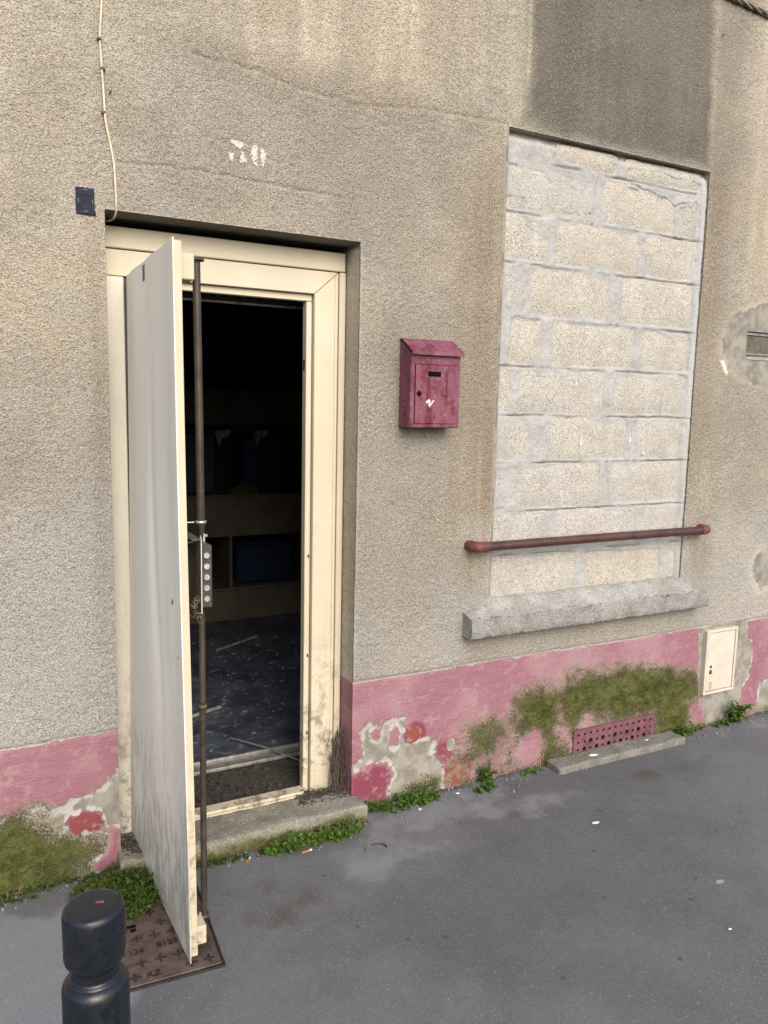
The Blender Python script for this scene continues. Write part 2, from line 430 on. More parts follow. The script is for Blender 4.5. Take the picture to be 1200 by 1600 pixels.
M['leaf'] = m_leaf("weed_leaf", (.055, .125, .018), (.120, .210, .035), (.19, .17, .05))
M['moss_leaf'] = m_leaf("moss_leaf", (.035, .075, .012), (.085, .120, .022), (.15, .14, .05))
M['moss_tuft'] = m_leaf("moss_tuft", (.042, .052, .010), (.085, .098, .016), (.19, .185, .08))
M['straw'] = m_plain("straw", (.26, .22, .11), .9, var=.4)
M['dry'] = m_plain("dry_root", (.10, .082, .065), .95, var=.5, scale=60)
M['sticker'] = m_plain("sticker_navy", (.028, .032, .055), .4)
M['road'] = m_plain("road_asphalt", (.055, .056, .06), .9, var=.3, scale=20)
M['kerb'] = m_stone("granite_kerb", (.24, .24, .235), (.38, .38, .375))

# ------------------------------------------------------------------ mesh helper
ORG = {}
COL = sc.collection
def tag(o, label=None, cat=None, group=None, kind=None):
    if label: o["label"] = label
    if cat: o["category"] = cat
    if group: o["group"] = group
    if kind: o["kind"] = kind
    return o

def empty(name, loc, parent=None):
    o = bpy.data.objects.new(name, None); COL.objects.link(o)
    o.empty_display_size = .05
    ORG[o] = Vector(loc)
    if parent is not None:
        o.parent = parent; o.location = Vector(loc) - ORG[parent]
    else: o.location = loc
    return o

class MB:
    def __init__(self): self.v = []; self.f = []; self.s = []
    def add(self, vs, fs, smooth=False):
        k = len(self.v); self.v += [tuple(p) for p in vs]
        self.f += [tuple(i + k for i in q) for q in fs]; self.s += [smooth] * len(fs); return self
    def bm(self, b, smooth=False):
        b.verts.index_update()
        self.add([v.co[:] for v in b.verts], [[v.index for v in q.verts] for q in b.faces], smooth); b.free(); return self
    def box(self, x0, x1, y0, y1, z0, z1, bev=.0, seg=1, rot=None):
        b = bmesh.new(); bmesh.ops.create_cube(b, size=1)
        for v in b.verts:
            v.co = Vector(((x0 + x1) / 2 + v.co.x * (x1 - x0), (y0 + y1) / 2 + v.co.y * (y1 - y0), (z0 + z1) / 2 + v.co.z * (z1 - z0)))
        if bev > 0: bmesh.ops.bevel(b, geom=list(b.edges), offset=bev, segments=seg, affect='EDGES', profile=.6)
        if rot is not None:
            c = Vector(((x0 + x1) / 2, (y0 + y1) / 2, (z0 + z1) / 2))
            for v in b.verts: v.co = c + rot @ (v.co - c)
        return self.bm(b)
    def prism(self, poly, axis, a, b_, bev=0.0):
        """poly of 2-D points swept along axis from a to b_; axis 'y': poly is (x,z); 'x': (y,z); 'z': (x,y)"""
        def p3(p, t):
            return {'y': (p[0], t, p[1]), 'x': (t, p[0], p[1]), 'z': (p[0], p[1], t)}[axis]
        b = bmesh.new(); n = len(poly)
        A = [b.verts.new(p3(p, a)) for p in poly]; B = [b.verts.new(p3(p, b_)) for p in poly]
        b.faces.new(A); b.faces.new(B[::-1])
        for i in range(n): b.faces.new((A[i], B[i], B[(i + 1) % n], A[(i + 1) % n]))
        bmesh.ops.recalc_face_normals(b, faces=list(b.faces))
        if bev > 0: bmesh.ops.bevel(b, geom=list(b.edges), offset=bev, segments=1, affect='EDGES')
        return self.bm(b)
    def tube(self, pts, r, sides=10, caps=True, smooth=True):
        pts = [Vector(p) for p in pts]; n = len(pts)
        rr = r if isinstance(r, (list, tuple)) else [r] * n
        vs = []; fs = []
        t0 = (pts[1] - pts[0]).normalized()
        u = t0.orthogonal().normalized()
        for i, p in enumerate(pts):
            t = (pts[min(i + 1, n - 1)] - pts[max(i - 1, 0)]).normalized()
            u = (u - t * u.dot(t)).normalized(); w = t.cross(u)
            for k in range(sides):
                a = 2 * math.pi * k / sides
                vs.append(p + rr[i] * (math.cos(a) * u + math.sin(a) * w))
        for i in range(n - 1):
            for k in range(sides):
                k2 = (k + 1) % sides
                fs.append((i * sides + k, i * sides + k2, (i + 1) * sides + k2, (i + 1) * sides + k))
        self.add(vs, fs, smooth)
        if caps:
            self.add(vs[:sides][::-1], [tuple(range(sides))]); self.add(vs[-sides:], [tuple(range(sides))])
        return self
    def lathe(self, prof, c, sides=48, axis='z', smooth=True):
        vs = []; fs = []
        for r, h in prof:
            for k in range(sides):
                a = 2 * math.pi * k / sides
                if axis == 'z': vs.append((c[0] + r * math.cos(a), c[1] + r * math.sin(a), c[2] + h))
                else: vs.append((c[0] + r * math.cos(a), c[1] + h, c[2] + r * math.sin(a)))
        for i in range(len(prof) - 1):
            for k in range(sides):
                k2 = (k + 1) % sides
                q = (i * sides + k, i * sides + k2, (i + 1) * sides + k2, (i + 1) * sides + k)
                fs.append(q if axis == 'z' else q[::-1])
        self.add(vs, fs, smooth)
        m = len(prof) - 1
        if prof[m][0] > 1e-5: self.add(vs[m * sides:], [tuple(range(sides))])
        if prof[0][0] > 1e-5: self.add(vs[:sides][::-1], [tuple(range(sides))])
        return self
    def sheet(self, P, smooth=True):
        """P: array (n,m,3)"""
        n, m, _ = P.shape
        vs = P.reshape(-1, 3).tolist()
        fs = [(i * m + j, i * m + j + 1, (i + 1) * m + j + 1, (i + 1) * m + j) for i in range(n - 1) for j in range(m - 1)]
        return self.add(vs, fs, smooth)
    def build(self, name, mat, parent=None, origin=None, auto=False):
        o_ = Vector(origin) if origin is not None else (ORG[parent] if parent is not None else Vector((0, 0, 0)))
        me = bpy.data.meshes.new(name)
        me.from_pydata([(p[0] - o_.x, p[1] - o_.y, p[2] - o_.z) for p in self.v], [], self.f)
        me.polygons.foreach_set('use_smooth', self.s)
        me.materials.append(M[mat] if isinstance(mat, str) else mat); me.update()
        return link(name, me, parent, o_)

def link(name, me, parent, loc):
    o = bpy.data.objects.new(name, me); COL.objects.link(o)
    ORG[o] = Vector(loc)
    if parent is not None:
        o.parent = parent; o.location = Vector(loc) - ORG[parent]
    else: o.location = loc
    return o

def set_cols(me, name, arr):
    a = me.attributes.new(name, 'FLOAT_COLOR', 'POINT')
    d = np.ones((len(me.vertices), 4), np.float32); d[:, :3] = arr
    a.data.foreach_set('color', d.ravel())

def np_mesh(name, V, F):
    """V (n,3), F (m,4) arrays"""
    me = bpy.data.meshes.new(name)
    me.vertices.add(len(V)); me.vertices.foreach_set('co', np.ascontiguousarray(V, np.float32).ravel())
    me.loops.add(F.size); me.loops.foreach_set('vertex_index', np.ascontiguousarray(F, np.int32).ravel())
    me.polygons.add(len(F)); me.polygons.foreach_set('loop_start', np.arange(0, F.size, 4, dtype=np.int32))
    me.polygons.foreach_set('use_smooth', np.ones(len(F), bool))
    me.update(calc_edges=True); return me

# ================================================================== THE SETTING
def axis_pts(breaks, step_at):
    out = [breaks[0]]
    for a, b in zip(breaks[:-1], breaks[1:]):
        n = max(1, int(round((b - a) / step_at((a + b) / 2))))
        out += list(np.linspace(a, b, n + 1)[1:])
    return np.array(out)

# ---- ground: one sheet to the horizon, road, kerb, pavement
KY = -1.49
g = MB().add([(-400, -400, -.14), (400, -400, -.14), (400, 400, -.14), (-400, 400, -.14)], [(0, 1, 2, 3)]).build("ground", 'road'); tag(g, "dark ground far around the street", kind='structure')
g = MB().add([(-60, -8, -.11), (60, -8, -.11), (60, KY - .10, -.11), (-60, KY - .10, -.11)], [(0, 1, 2, 3)]).build("road", 'road'); tag(g, "dark asphalt carriageway beyond the kerb", kind='structure')
kerb = empty("kerb", (0, KY - .09, -.12)); tag(kerb, "granite kerb along the pavement edge", kind='structure')
kx = -6.0
while kx < 8:
    MB().box(kx + .004, kx + .996, KY - .18, KY - .004, -.125, .001, .012, 2).build("kerb_stone", 'kerb', kerb); kx += 1.0

xs = axis_pts([-8, -.3, 4.2, 9], lambda c: .012 if -.3 < c < 4.2 else .25)
ys = axis_pts([KY, -.95, .0, .08], lambda c: .012)
X, Y = np.meshgrid(xs, ys)
Z = .006 * (fbm(X * 1.4, Y * 1.4, 5, 3) - .5) + .0022 * (fbm(X * 14, Y * 14, 9, 3) - .5)
# a strip repaired against the wall, slightly higher
edge_y = -.34 + .14 * (fbm(X * 1.3, X * 0 + 2, 21, 3) - .5)
rep = smooth(-.1, .12, Y - edge_y) * smooth(.0, .3, X - 1.15) * smooth(2.45, 2.1, X)
Z += .0015 * rep
Z = np.where(Y > -.03, Z - .0, Z)
V = np.stack([X, Y, Z], -1).reshape(-1, 3)
n, m = X.shape
I = np.arange(n * m).reshape(n, m)
F = np.stack([I[:-1, :-1], I[:-1, 1:], I[1:, 1:], I[1:, :-1]], -1).reshape(-1, 4)
me = np_mesh("pavement", V, F); me.materials.append(M['asphalt'])
wear = np.maximum.reduce([rep.ravel() * .60,
    np.clip(ell_sd(X, Y, .10, -.42, .42, .40) * 5, 0, 1.1).ravel(), np.clip(ell_sd(X, Y, 1.25, -.32, .40, .22) * 4, 0, .6).ravel(),
    np.clip(ell_sd(X, Y, 3.5, -.10, .45, .14) * 4, 0, .6).ravel()])
damp = np.maximum.reduce([np.clip(ell_sd(X, Y, .85, -.42, .42, .22) * 4, 0, .75).ravel(),
    np.clip(ell_sd(X, Y, 1.85, -.30, .30, .12) * 6, 0, .7).ravel(), np.clip(ell_sd(X, Y, 2.1, -.12, .3, .1) * 6, 0, .6).ravel(),
    np.clip(ell_sd(X, Y, 2.7, -.28, .6, .12) * 6, 0, .55).ravel()])
soil = smooth(-.07, -.005, Y).ravel() * .75
soil = np.maximum(soil, (smooth(-.17, -.10, Y) * smooth(.35, .45, X) * smooth(1.34, 1.28, X)).ravel() * .7)
soil = np.maximum(soil, np.clip(ell_sd(X, Y, .40, -.16, .22, .22) * 6, 0, .8).ravel())
set_cols(me, "lay_a", np.stack([wear, damp, soil], -1))
gxx, gyy = X.ravel(), Y.ravel()
set_cols(me, "lay_d", np.stack([fbm(gxx * 1.5, gyy * 1.5, 801, 5), fbm(gxx * 6, gyy * 6, 802, 5), fbm(gxx * 7, gyy * 7, 803, 5, .62)], -1))
set_cols(me, "lay_e", np.stack([fbm(gxx * 4, gyy * 6, 804, 5, .65), fbm(gxx * 5, gyy * 5, 805, 5, .6), fbm(gxx * 28, gyy * 28, 806, 3, .6)], -1))
pav = link("pavement", me, None, (0, 0, 0)); tag(pav, "worn grey asphalt pavement along the wall", kind='structure')

# ================================================================== THE HOUSE
house = empty("house", (1.9, 0, 0))
tag(house, "weathered beige roughcast house front with flaking pink painted base", "building")

DX0, DX1, DZ1 = .390, 1.270, 2.195            # door recess
WX0, WX1, WZ0, WZ1 = 1.905, 3.030, .770, 2.700  # bricked-up window
SX0, SX1, SZ0, SZ1 = 3.374, 3.640, 1.874, 2.010 # letter slot
VX0, VX1, VZ0, VZ1 = 2.425, 2.890, .030, .120   # vent hole
DADO_L, DADO_R = .500, .536
FS = .0052
def stp(lo, hi):
    return lambda c: FS if lo < c < hi else .09
gx = axis_pts([-3.0, -.12, DX0, DX1, WX0, VX0, VX1, WX1, SX0, SX1, 4.0, 7.5], stp(-.12, 4.0))
gz = axis_pts([-.06, VZ0, VZ1, .5, .536, WZ0, SZ0, SZ1, DZ1, WZ1, 3.56, 5.2], stp(-.06, 3.56))
X, Z = np.meshgrid(gx, gz)
x = X.ravel(); z = Z.ravel()

FLAKE = [[1.306,.328],[1.346,.359],[1.395,.342],[1.452,.355],[1.503,.357],[1.521,.304],[1.531,.248],[1.6,.251],[1.662,.231],[1.647,.17],[1.694,.113],[1.715,.01],[1.698,-.05],[1.453,-.05],[1.435,.056],[1.459,.113],[1.432,.174],[1.366,.187],[1.278,.159],[1.269,.184],[1.316,.22],[1.312,.281]]
MAG1 = [[1.26,-.05],[1.26,.151],[1.30,.165],[1.366,.187],[1.432,.174],[1.459,.113],[1.435,.056],[1.454,-.05]]
MAG2 = [[1.638,.172],[1.671,.23],[1.762,.213],[1.756,.133],[1.712,.101]]
RED3 = [[1.704,.078],[1.747,.134],[1.841,.108],[1.826,.0],[1.715,.0]]
M1 = [[2.365,.379],[2.516,.401],[2.698,.393],[2.891,.366],[3.092,.347],[3.226,.309],[3.241,.172],[3.149,.167],[3.133,.074],[3.101,.002],[2.974,.006],[2.912,.13],[2.789,.161],[2.602,.165],[2.488,.176],[2.392,.148],[2.321,.248],[2.284,.323]]
M2 = [[2.08,.339],[2.199,.37],[2.347,.33],[2.311,.232],[2.296,.148],[2.366,.047],[2.326,-.02],[2.2,-.02],[2.226,.092],[2.171,.154],[2.071,.138],[2.075,.239]]
M3 = [[1.853,.261],[1.946,.278],[1.988,.221],[1.954,.127],[1.878,.108],[1.803,.107],[1.75,.069],[1.73,.105],[1.819,.169]]
LBARE = [[-1.2,.27],[-.5,.24],[-.099,.267],[.021,.252],[.059,.254],[.104,.284],[.149,.288],[.213,.262],[.241,.29],[.295,.301],[.343,.313],[.371,.346],[.39,.396],[.421,.389],[.409,-.195],[-1.2,-.2]]
LRED = [[.215,.205],[.232,.231],[.279,.236],[.327,.221],[.339,.175],[.325,.155],[.277,.159],[.243,.149]]
LMAG = [[.353,.164],[.395,.151],[.40,-.06],[.328,-.02],[.294,.011],[.298,.045],[.337,.066],[.355,.109]]
LMOSS = [[-1.2,.25],[-.099,.253],[.021,.237],[.084,.252],[.197,.164],[.29,.125],[.338,.105],[.33,.076],[.294,.03],[.272,-.018],[.201,-.123],[-1.2,-.12]]
LGREY = [[.331,.254],[.349,.297],[.378,.317],[.391,.303],[.388,.163],[.353,.164],[.334,.223]]
CABC = [[3.198,.532],[3.252,.534],[3.477,.54],[3.568,.544],[3.568,.516],[3.573,.452],[3.618,.41],[3.632,.353],[3.609,.217],[3.568,.176],[3.559,.084],[3.579,-.06],[3.3,-.06],[3.282,.093],[3.249,.117],[3.245,.18],[3.216,.336],[3.217,.407]]
RBARE = [[3.70,.17],[3.80,.20],[4.2,.15],[4.2,-.06],[3.68,-.06],[3.69,.05]]
DARK = [[1.988,4.2],[1.988,3.179],[2.000,2.904],[1.965,2.80],[1.93,2.70],[3.03,2.70],[3.013,3.078],[2.994,3.42],[2.98,4.2]]

def layers(x, z):
    """stains, coats, patches and some painted light of the wall as masks over wall metres"""
    dl = np.where(x < .8, DADO_L, DADO_R) + .004 * (fbm(x * 9, x * 0, 3, 2) - .5)
    below = (dl - z)                                  # >0 in the dado
    def blob(sd, w=.03): return np.clip(.5 + sd / w, 0, 1)
    paint = np.where(below > 0, 1.0, 0.0)
    paint = np.minimum(paint, np.where(below < .006, .5, 1))
    holes = blob(poly_sd(x, z, FLAKE), .07)
    for cx, cz, rx, rz in ((1.379, .305, .022, .028), (1.463, .284, .020, .040), (1.548, .280, .045, .042)):
        holes = np.minimum(holes, 1 - blob(ell_sd(x, z, cx, cz, rx, rz), .05))
    holes = np.minimum(holes, 1 - blob(poly_sd(x, z, MAG1), .06))
    holes = np.maximum(holes, blob(ell_sd(x, z, 1.735, .195, .02, .028), .012))
    lb = blob(poly_sd(x, z, LBARE), .09)
    lb = np.minimum(lb, 1 - blob(poly_sd(x, z, LRED), .05)); lb = np.minimum(lb, 1 - blob(poly_sd(x, z, LMAG), .05))
    lb = np.minimum(lb, 1 - blob(ell_sd(x, z, .075, .085, .028, .018), .012))
    cab = blob(poly_sd(x, z, CABC), .04)
    rb = blob(poly_sd(x, z, RBARE), .08)
    base = smooth(.035, -.01, z) * .55 * (fbm(x * 7, x * 0, 8, 3) > .45)
    paint = paint * (1 - np.maximum.reduce([holes, lb, cab, rb, base]))
    red = np.maximum.reduce([blob(poly_sd(x, z, MAG1), .05) * .55, blob(poly_sd(x, z, MAG2), .05) * .5, blob(poly_sd(x, z, RED3), .05) * .95,
        blob(ell_sd(x, z, 1.555, .275, .05, .05), .04) * .9, blob(poly_sd(x, z, LRED), .03) * .8, blob(poly_sd(x, z, LMAG), .04) * .35,
        blob(ell_sd(x, z, 3.70, .30, .2, .35), .2) * .25, x * 0])
    nz = fbm(x * 6, z * 6, 31, 4) - .5
    moss = np.maximum.reduce([blob(poly_sd(x, z, M1) + nz * .12, .16) * 1.0, blob(poly_sd(x, z, M2) + nz * .12, .17) * .95, blob(poly_sd(x, z, M3) + nz * .10, .18) * .85,
        blob(poly_sd(x, z, LMOSS) + nz * .08, .18) * .92, smooth(.07, .0, z) * .45, smooth(.30, .02, z) * smooth(1.7, 1.95, x) * smooth(3.2, 3.0, x) * .38, blob(ell_sd(x, z, 1.62, .03, .12, .05), .06) * .6])
    moss = moss * (1 - .9 * blob(ell_sd(x, z, 2.16, .10, .06, .06), .04)) * (1 - .95 * cab)
    moss = np.where(z > .5, 0, moss) * (1 - .85 * blob(poly_sd(x, z, LRED), .02)) * (1 - .9 * blob(poly_sd(x, z, LMAG), .02))
    nb = fbm(x * 2.2, z * 2.2, 51, 4) - .5
    streak = fbm(x * 16, z * .8, 61, 4)
    dark = blob(poly_sd(x, z, DARK, .3) + .02 * (fbm(x * 12, z * 12, 71, 3) - .5) * 2 - .01, .05)
    dark = dark * smooth(2.60, 2.90, z + .25 * (streak - .5) + .12 * smooth(1.95, 2.25, x)) * .45 + dark * .58
    dark = np.maximum(dark, .45 * smooth(3.0, 3.06, x) * smooth(3.30, 3.10, x + .1 * (streak - .5)) * smooth(2.1, 2.9, z))
    # dirty run-off beside and under the opening, under the sill and slot
    brown = np.maximum.reduce([.75 * smooth(.32, .03, np.abs(x - 1.86)) * smooth(1.0, 1.3, z + nb * .5) * smooth(2.85, 2.3, z) * (x < WX0 + .02),
        .65 * smooth(.16, .02, np.abs(x - 3.075)) * smooth(1.1, 1.5, z) * smooth(2.9, 2.5, z) * (x > WX1 - .02),
        .8 * smooth(.14, .0, np.hypot((x - 1.79) * 1.2, (z - .98) * .7)),
        .7 * smooth(.16, .0, np.hypot((x - 3.16) * 1.2, (z - .96) * .6)),
        .35 * smooth(.10, .0, np.abs(z - .60)) * smooth(1.75, 1.85, x) * smooth(3.2, 3.1, x),
        .40 * smooth(.05, .0, np.abs(x - .355)) * smooth(.6, 1.0, z) * smooth(2.3, 2.0, z),
        .45 * smooth(.12, .0, np.abs(z - (2.70 + .02 * np.sin(x * 3)))) * smooth(.45, .7, x) * smooth(2.0, 1.8, x) * streak * 1.4])
    brown = np.clip(brown * 1.15 + nb * .75, 0, 1) * (z > .5)
    pale = np.clip(smooth(2.66, 2.84, z + .16 * (streak - .5) + nb * .12) * smooth(2.0, 1.9, x) * (.35 + 1.1 * (streak - .33) + nb), 0, 1) * smooth(.35, .8, x)
    pale = np.maximum(pale, np.clip(.55 * smooth(1.9, 2.9, z + nb * .8) * smooth(.9, .2, x + nb * .6), 0, .5))  # upper left warmed and paled, sunlit tone put into the colour
    pale = np.maximum(pale, np.clip(smooth(1.025, 1.05, x) * smooth(1.20, 1.17, x) * smooth(2.70, 2.80, z) * (.6 + streak * .6), 0, 1))
    pale = np.maximum(pale, np.clip(smooth(3.26, 3.36, x + .08 * (streak - .5)) * smooth(2.0, 2.3, z) * (.3 + streak), 0, .9))
    pale = np.maximum(pale, .8 * smooth(.015, .0, np.abs(x - 1.985 + .01 * (streak - .5))) * smooth(2.75, 2.9, z))
    cement = np.maximum.reduce([blob(ell_sd(x, z, 3.50, 1.945, .30, .20) + nz * .05, .06), cab, blob(poly_sd(x, z, LGREY), .015),
        holes * (below > 0) * .75, lb * .7, rb * .8, blob(ell_sd(x, z, 3.66, .80, .12, .13) + nz * .08, .08) * .7,
        blob(ell_sd(x, z, 1.62, .08, .10, .10), .05) * (below > 0) * holes,
        smooth(.016, .0, np.abs(x - 1.900)) * (z > .8) * (z < 2.72) * .75, smooth(.010, .0, np.abs(x - DX1 - .004)) * (z < 2.2) * .40])
    rough = np.ones_like(x)
    rough = np.where(below > 0, .30, rough)
    rough = rough * (1 - .80 * np.clip(cement * 1.3, 0, 1)) * (1 - .20 * dark) * (1 - .10 * pale)
    grey = smooth(.9, .3, x + nb * .5) * smooth(1.75, 1.0, z + nb * .7) * .95  # left wall greyer, partly its cooler light put into the colour
    grey = np.maximum(grey, .62 * smooth(1.35, .75, z + nb * .9))
    grey = np.maximum(grey, .5 * smooth(.10, .0, np.abs(z - .60)))
    grey = np.maximum(grey, .55 * smooth(.05, .35, nb) * smooth(2.6, 2.2, z))
    white = blob(poly_sd(x, z, [[3.19, 1.86], [3.225, 1.865], [3.26, 1.80], [3.245, 1.79]]), .02) * .9
    return dict(paint=paint, red=red, moss=np.clip(moss, 0, 1), dark=np.clip(dark, 0, 1), pale=pale, cement=cement, brown=brown, rough=rough, white=white, grey=grey, below=below)

def relief(x, z, L):
    """how far the surface stands proud of the wall plane, metres"""
    g1 = vn(x * 150, z * 150, 1); g2 = vn(x * 192 + 7, z * 192, 2); g3 = vn(x * 70, z * 70, 3)
    grain = (g1 * .55 + g2 * .4 + g3 * .25 - .6)
    h = grain * .0075 * L['rough']
    h += .010 * (fbm(x * 2.5, z * 2.5, 14, 3) - .5)
    h += .0065 * smooth(.0, -.012, L['below'])                     # roughcast coat ends in a lip over the dado
    h -= .0045 * np.clip(L['cement'], 0, 1) * np.where(L['below'] < 0, .7, .6)
    h += .0035 * smooth(.35, .75, L['paint'])
    h += L['moss'] * .012 * (fbm(x * 70, z * 70, 77, 2) * fbm(x * 14, z * 14, 78, 2) * 2)
    # hairline cracks and the day-joint
    for path, w, dep in CRACKS:
        p = np.array(path)
        zc = np.interp(x, p[:, 0], p[:, 1], left=99, right=99) + .012 * (fbm(x * 22, x * 0, 91, 3) - .5)
        h -= dep * smooth(w, 0, np.abs(z - zc))
    xc = .398 + .006 * (fbm(z * 9, z * 0, 93, 2) - .5)
    h -= .003 * smooth(.006, 0, np.abs(x - xc)) * (z > 2.2) * (z < 2.62)
    h -= .004 * smooth(.004, 0, np.abs(x - 3.19 - .02 * (fbm(z * 12, z * 0, 95, 3) - .5))) * (z > .33) * (z < .53)
    return h

CRACKS = [([(.426, 2.337), (.542, 2.349), (.727, 2.353), (.879, 2.345), (1.064, 2.340), (1.249, 2.339)], .0055, .006),
          ([(.668, 2.703), (.879, 2.698), (1.038, 2.665), (1.255, 2.658), (1.516, 2.691), (1.741, 2.702), (1.90, 2.706)], .010, .004)]
L = layers(x, z)
h = relief(x, z, L)
Vf = np.stack([x, -h, z], -1)
n, m = X.shape
I = np.arange(n * m).reshape(n, m)
cx = (X[:-1, :-1] + X[1:, 1:]) / 2; cz = (Z[:-1, :-1] + Z[1:, 1:]) / 2
hole = ((cx > DX0) & (cx < DX1) & (cz < DZ1)) | ((cx > WX0) & (cx < WX1) & (cz > WZ0) & (cz < WZ1)) | ((cx > SX0) & (cx < SX1) & (cz > SZ0) & (cz < SZ1)) | ((cx > VX0) & (cx < VX1) & (cz > VZ0) & (cz < VZ1))
F = np.stack([I[:-1, :-1], I[:-1, 1:], I[1:, 1:], I[1:, :-1]], -1)[~hole]
V_all = [Vf]; F_all = [F.reshape(-1, 4)]
keys = ('paint', 'red', 'moss', 'dark', 'pale', 'cement', 'brown', 'rough', 'white', 'grey')
L_all = {k: [L[k]] for k in keys}
base_n = len(Vf)
def ix(v): return int(np.argmin(np.abs(gx - v)))
def iz(v): return int(np.argmin(np.abs(gz - v)))
def reveal(path, depth, rows, wob=.0015, rough_k=.35, soffit_dark=0.0, bell=0.0):
    """walls of an opening: the front edge loop carried back into the wall"""
    global base_n
    path = np.array(path); k = len(path)
    P0 = Vf[path]
    rings = [path]
    for r in range(1, rows + 1):
        t = r / rows
        P = P0.copy()
        P[:, 1] = P0[:, 1] * (1 - t) + depth * t
        s = np.arange(k)
        off = wob * (vn(P[:, 2] * 90 + P[:, 0] * 70, P[:, 1] * 90, 5) - .5) * 2
        P[:, 0] += off; P[:, 2] += off * .8
        V_all.append(P)
        for q in keys:
            v = L[q][path].copy()
            if q == 'rough': v = v * rough_k
            if q in ('brown', 'cement'): v = v * .35
            if q == 'pale' and depth > .2: v = np.maximum(v, .40)  # door reveal coloured paler to make up for its shade
            if q == 'dark': v = np.maximum(v * .4, soffit_dark * (P[:, 2] > DZ1 - .02))  # soffit under the lintel coloured darker
            if q == 'red': v = v * .4
            L_all[q].append(v)
        rings.append(np.arange(base_n, base_n + k)); base_n += k
    for a, b in zip(rings[:-1], rings[1:]):
        F_all.append(np.stack([a[:-1], a[1:], b[1:], b[:-1]], -1))
def rect_path(x0, x1, z0, z1, closed=True):
    a, b, c, d = ix(x0), ix(x1), iz(z0), iz(z1)
    left = [I[j, a] for j in range(c, d + 1)]
    top = [I[d, i] for i in range(a, b + 1)]
    right = [I[j, b] for j in range(d, c - 1, -1)]
    bot = [I[c, i] for i in range(b, a - 1, -1)]
    return left + top[1:] + right[1:] + (bot[1:] if closed else [])
reveal(rect_path(DX0, DX1, gz[0], DZ1, False), .205, 26, soffit_dark=.9)
reveal(rect_path(WX0, WX1, WZ0, WZ1), .075, 10, wob=.003, rough_k=.6)
reveal(rect_path(SX0, SX1, SZ0, SZ1), .05, 6, wob=.0008)
reveal(rect_path(VX0, VX1, VZ0, VZ1), .12, 8)
Vw = np.concatenate(V_all); Fw = np.concatenate(F_all)
Vw[:, 0] -= 1.9
me = np_mesh("wall", Vw, Fw); me.materials.append(M['wall'])
La = {k: np.concatenate(v) for k, v in L_all.items()}
set_cols(me, "lay_a", np.stack([La['paint'], La['red'], La['moss']], -1))
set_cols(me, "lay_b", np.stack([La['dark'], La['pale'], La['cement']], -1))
set_cols(me, "lay_f", np.stack([La['grey']] * 3, -1))
set_cols(me, "lay_c", np.stack([La['brown'], La['rough'], La['white']], -1))
wx, wy, wz = Vw[:, 0] + 1.9, Vw[:, 1], Vw[:, 2]
wa, wb = wx + wy * .9, wz + wy * .4
set_cols(me, "lay_d", np.stack([fbm(wa * 1.6, wb * 1.6, 901, 6, .55), fbm(wa * 9, wb * 9, 902, 5, .6), fbm(wa * 20, wb * 20, 903, 4, .65)], -1))
set_cols(me, "lay_e", np.stack([fbm(wa * 22, wb * 1.0, 904, 5, .6), fbm(wa * 40, wb * 40, 905, 3, .7), fbm(wa * 5, wb * 5, 906, 5, .6)], -1))
wall = link("wall", me, house, (1.9, 0, 0))

# ---- moss cushions standing off the wall
rgn = np.random.default_rng(5)
L0 = L['moss'].reshape(n, m) if False else L['moss']
mossy = np.where((L0 > .45) & (Vf[:, 2] > .0) & (Vf[:, 2] < .46))[0]
wgt = np.clip(L0[mossy] - .35, 0, 1) * np.clip(fbm(Vf[mossy, 0] * 24, Vf[mossy, 2] * 24, 905, 3) - .36, 0, 1) ** 1.5
pick = rgn.choice(mossy, 14000, p=wgt / wgt.sum())
inhole = (Vf[pick, 0] > VX0 - .03) & (Vf[pick, 0] < VX1 + .03) & (Vf[pick, 2] < VZ1 + .03)
pick = pick[~inhole]; k_ = len(pick)
c0 = Vf[pick] + np.stack([rgn.uniform(-.003, .003, k_), np.full(k_, .001), rgn.uniform(-.003, .003, k_)], -1)
dirv = np.stack([rgn.normal(0, .7, k_), -np.abs(rgn.normal(.8, .4, k_)), rgn.normal(.1, .7, k_)], -1)
dirv /= np.linalg.norm(dirv, axis=1)[:, None]
sidev = np.cross(dirv, rgn.normal(0, 1, (k_, 3))); sidev /= np.linalg.norm(sidev, axis=1)[:, None]
ln = rgn.uniform(.002, .0055, k_)[:, None]; wd = ln * rgn.uniform(.22, .45, k_)[:, None]
Q = np.stack([c0, c0 + dirv * ln * .5 + sidev * wd, c0 + dirv * ln, c0 + dirv * ln * .5 - sidev * wd], 1).reshape(-1, 3)
Q[:, 0] -= 1.9
me = np_mesh("moss", Q, np.arange(4 * k_).reshape(-1, 4)); me.materials.append(M['moss_tuft'])
mo = link("moss", me, house, (1.9, 0, 0)); mo["kind"] = "stuff"

# ---- back of the wall and the dark room behind the door
def part(name, mat, parent, *boxes, bev=0.0):
    b = MB()
    for q in boxes: b.box(*q, bev)
    return b.build(name, mat, parent)
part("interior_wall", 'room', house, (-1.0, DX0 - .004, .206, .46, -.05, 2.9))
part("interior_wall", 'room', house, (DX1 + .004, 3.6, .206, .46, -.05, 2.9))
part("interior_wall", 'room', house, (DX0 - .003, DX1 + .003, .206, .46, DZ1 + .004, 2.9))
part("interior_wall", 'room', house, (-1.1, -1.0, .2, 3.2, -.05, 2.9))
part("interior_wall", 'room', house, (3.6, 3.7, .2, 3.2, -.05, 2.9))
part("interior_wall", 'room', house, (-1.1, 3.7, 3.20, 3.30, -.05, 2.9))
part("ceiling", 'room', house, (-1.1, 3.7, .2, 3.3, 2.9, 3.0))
part("interior_floor", 'floor', house, (-1.0, 3.6, .46, 3.2, -.06, .050))
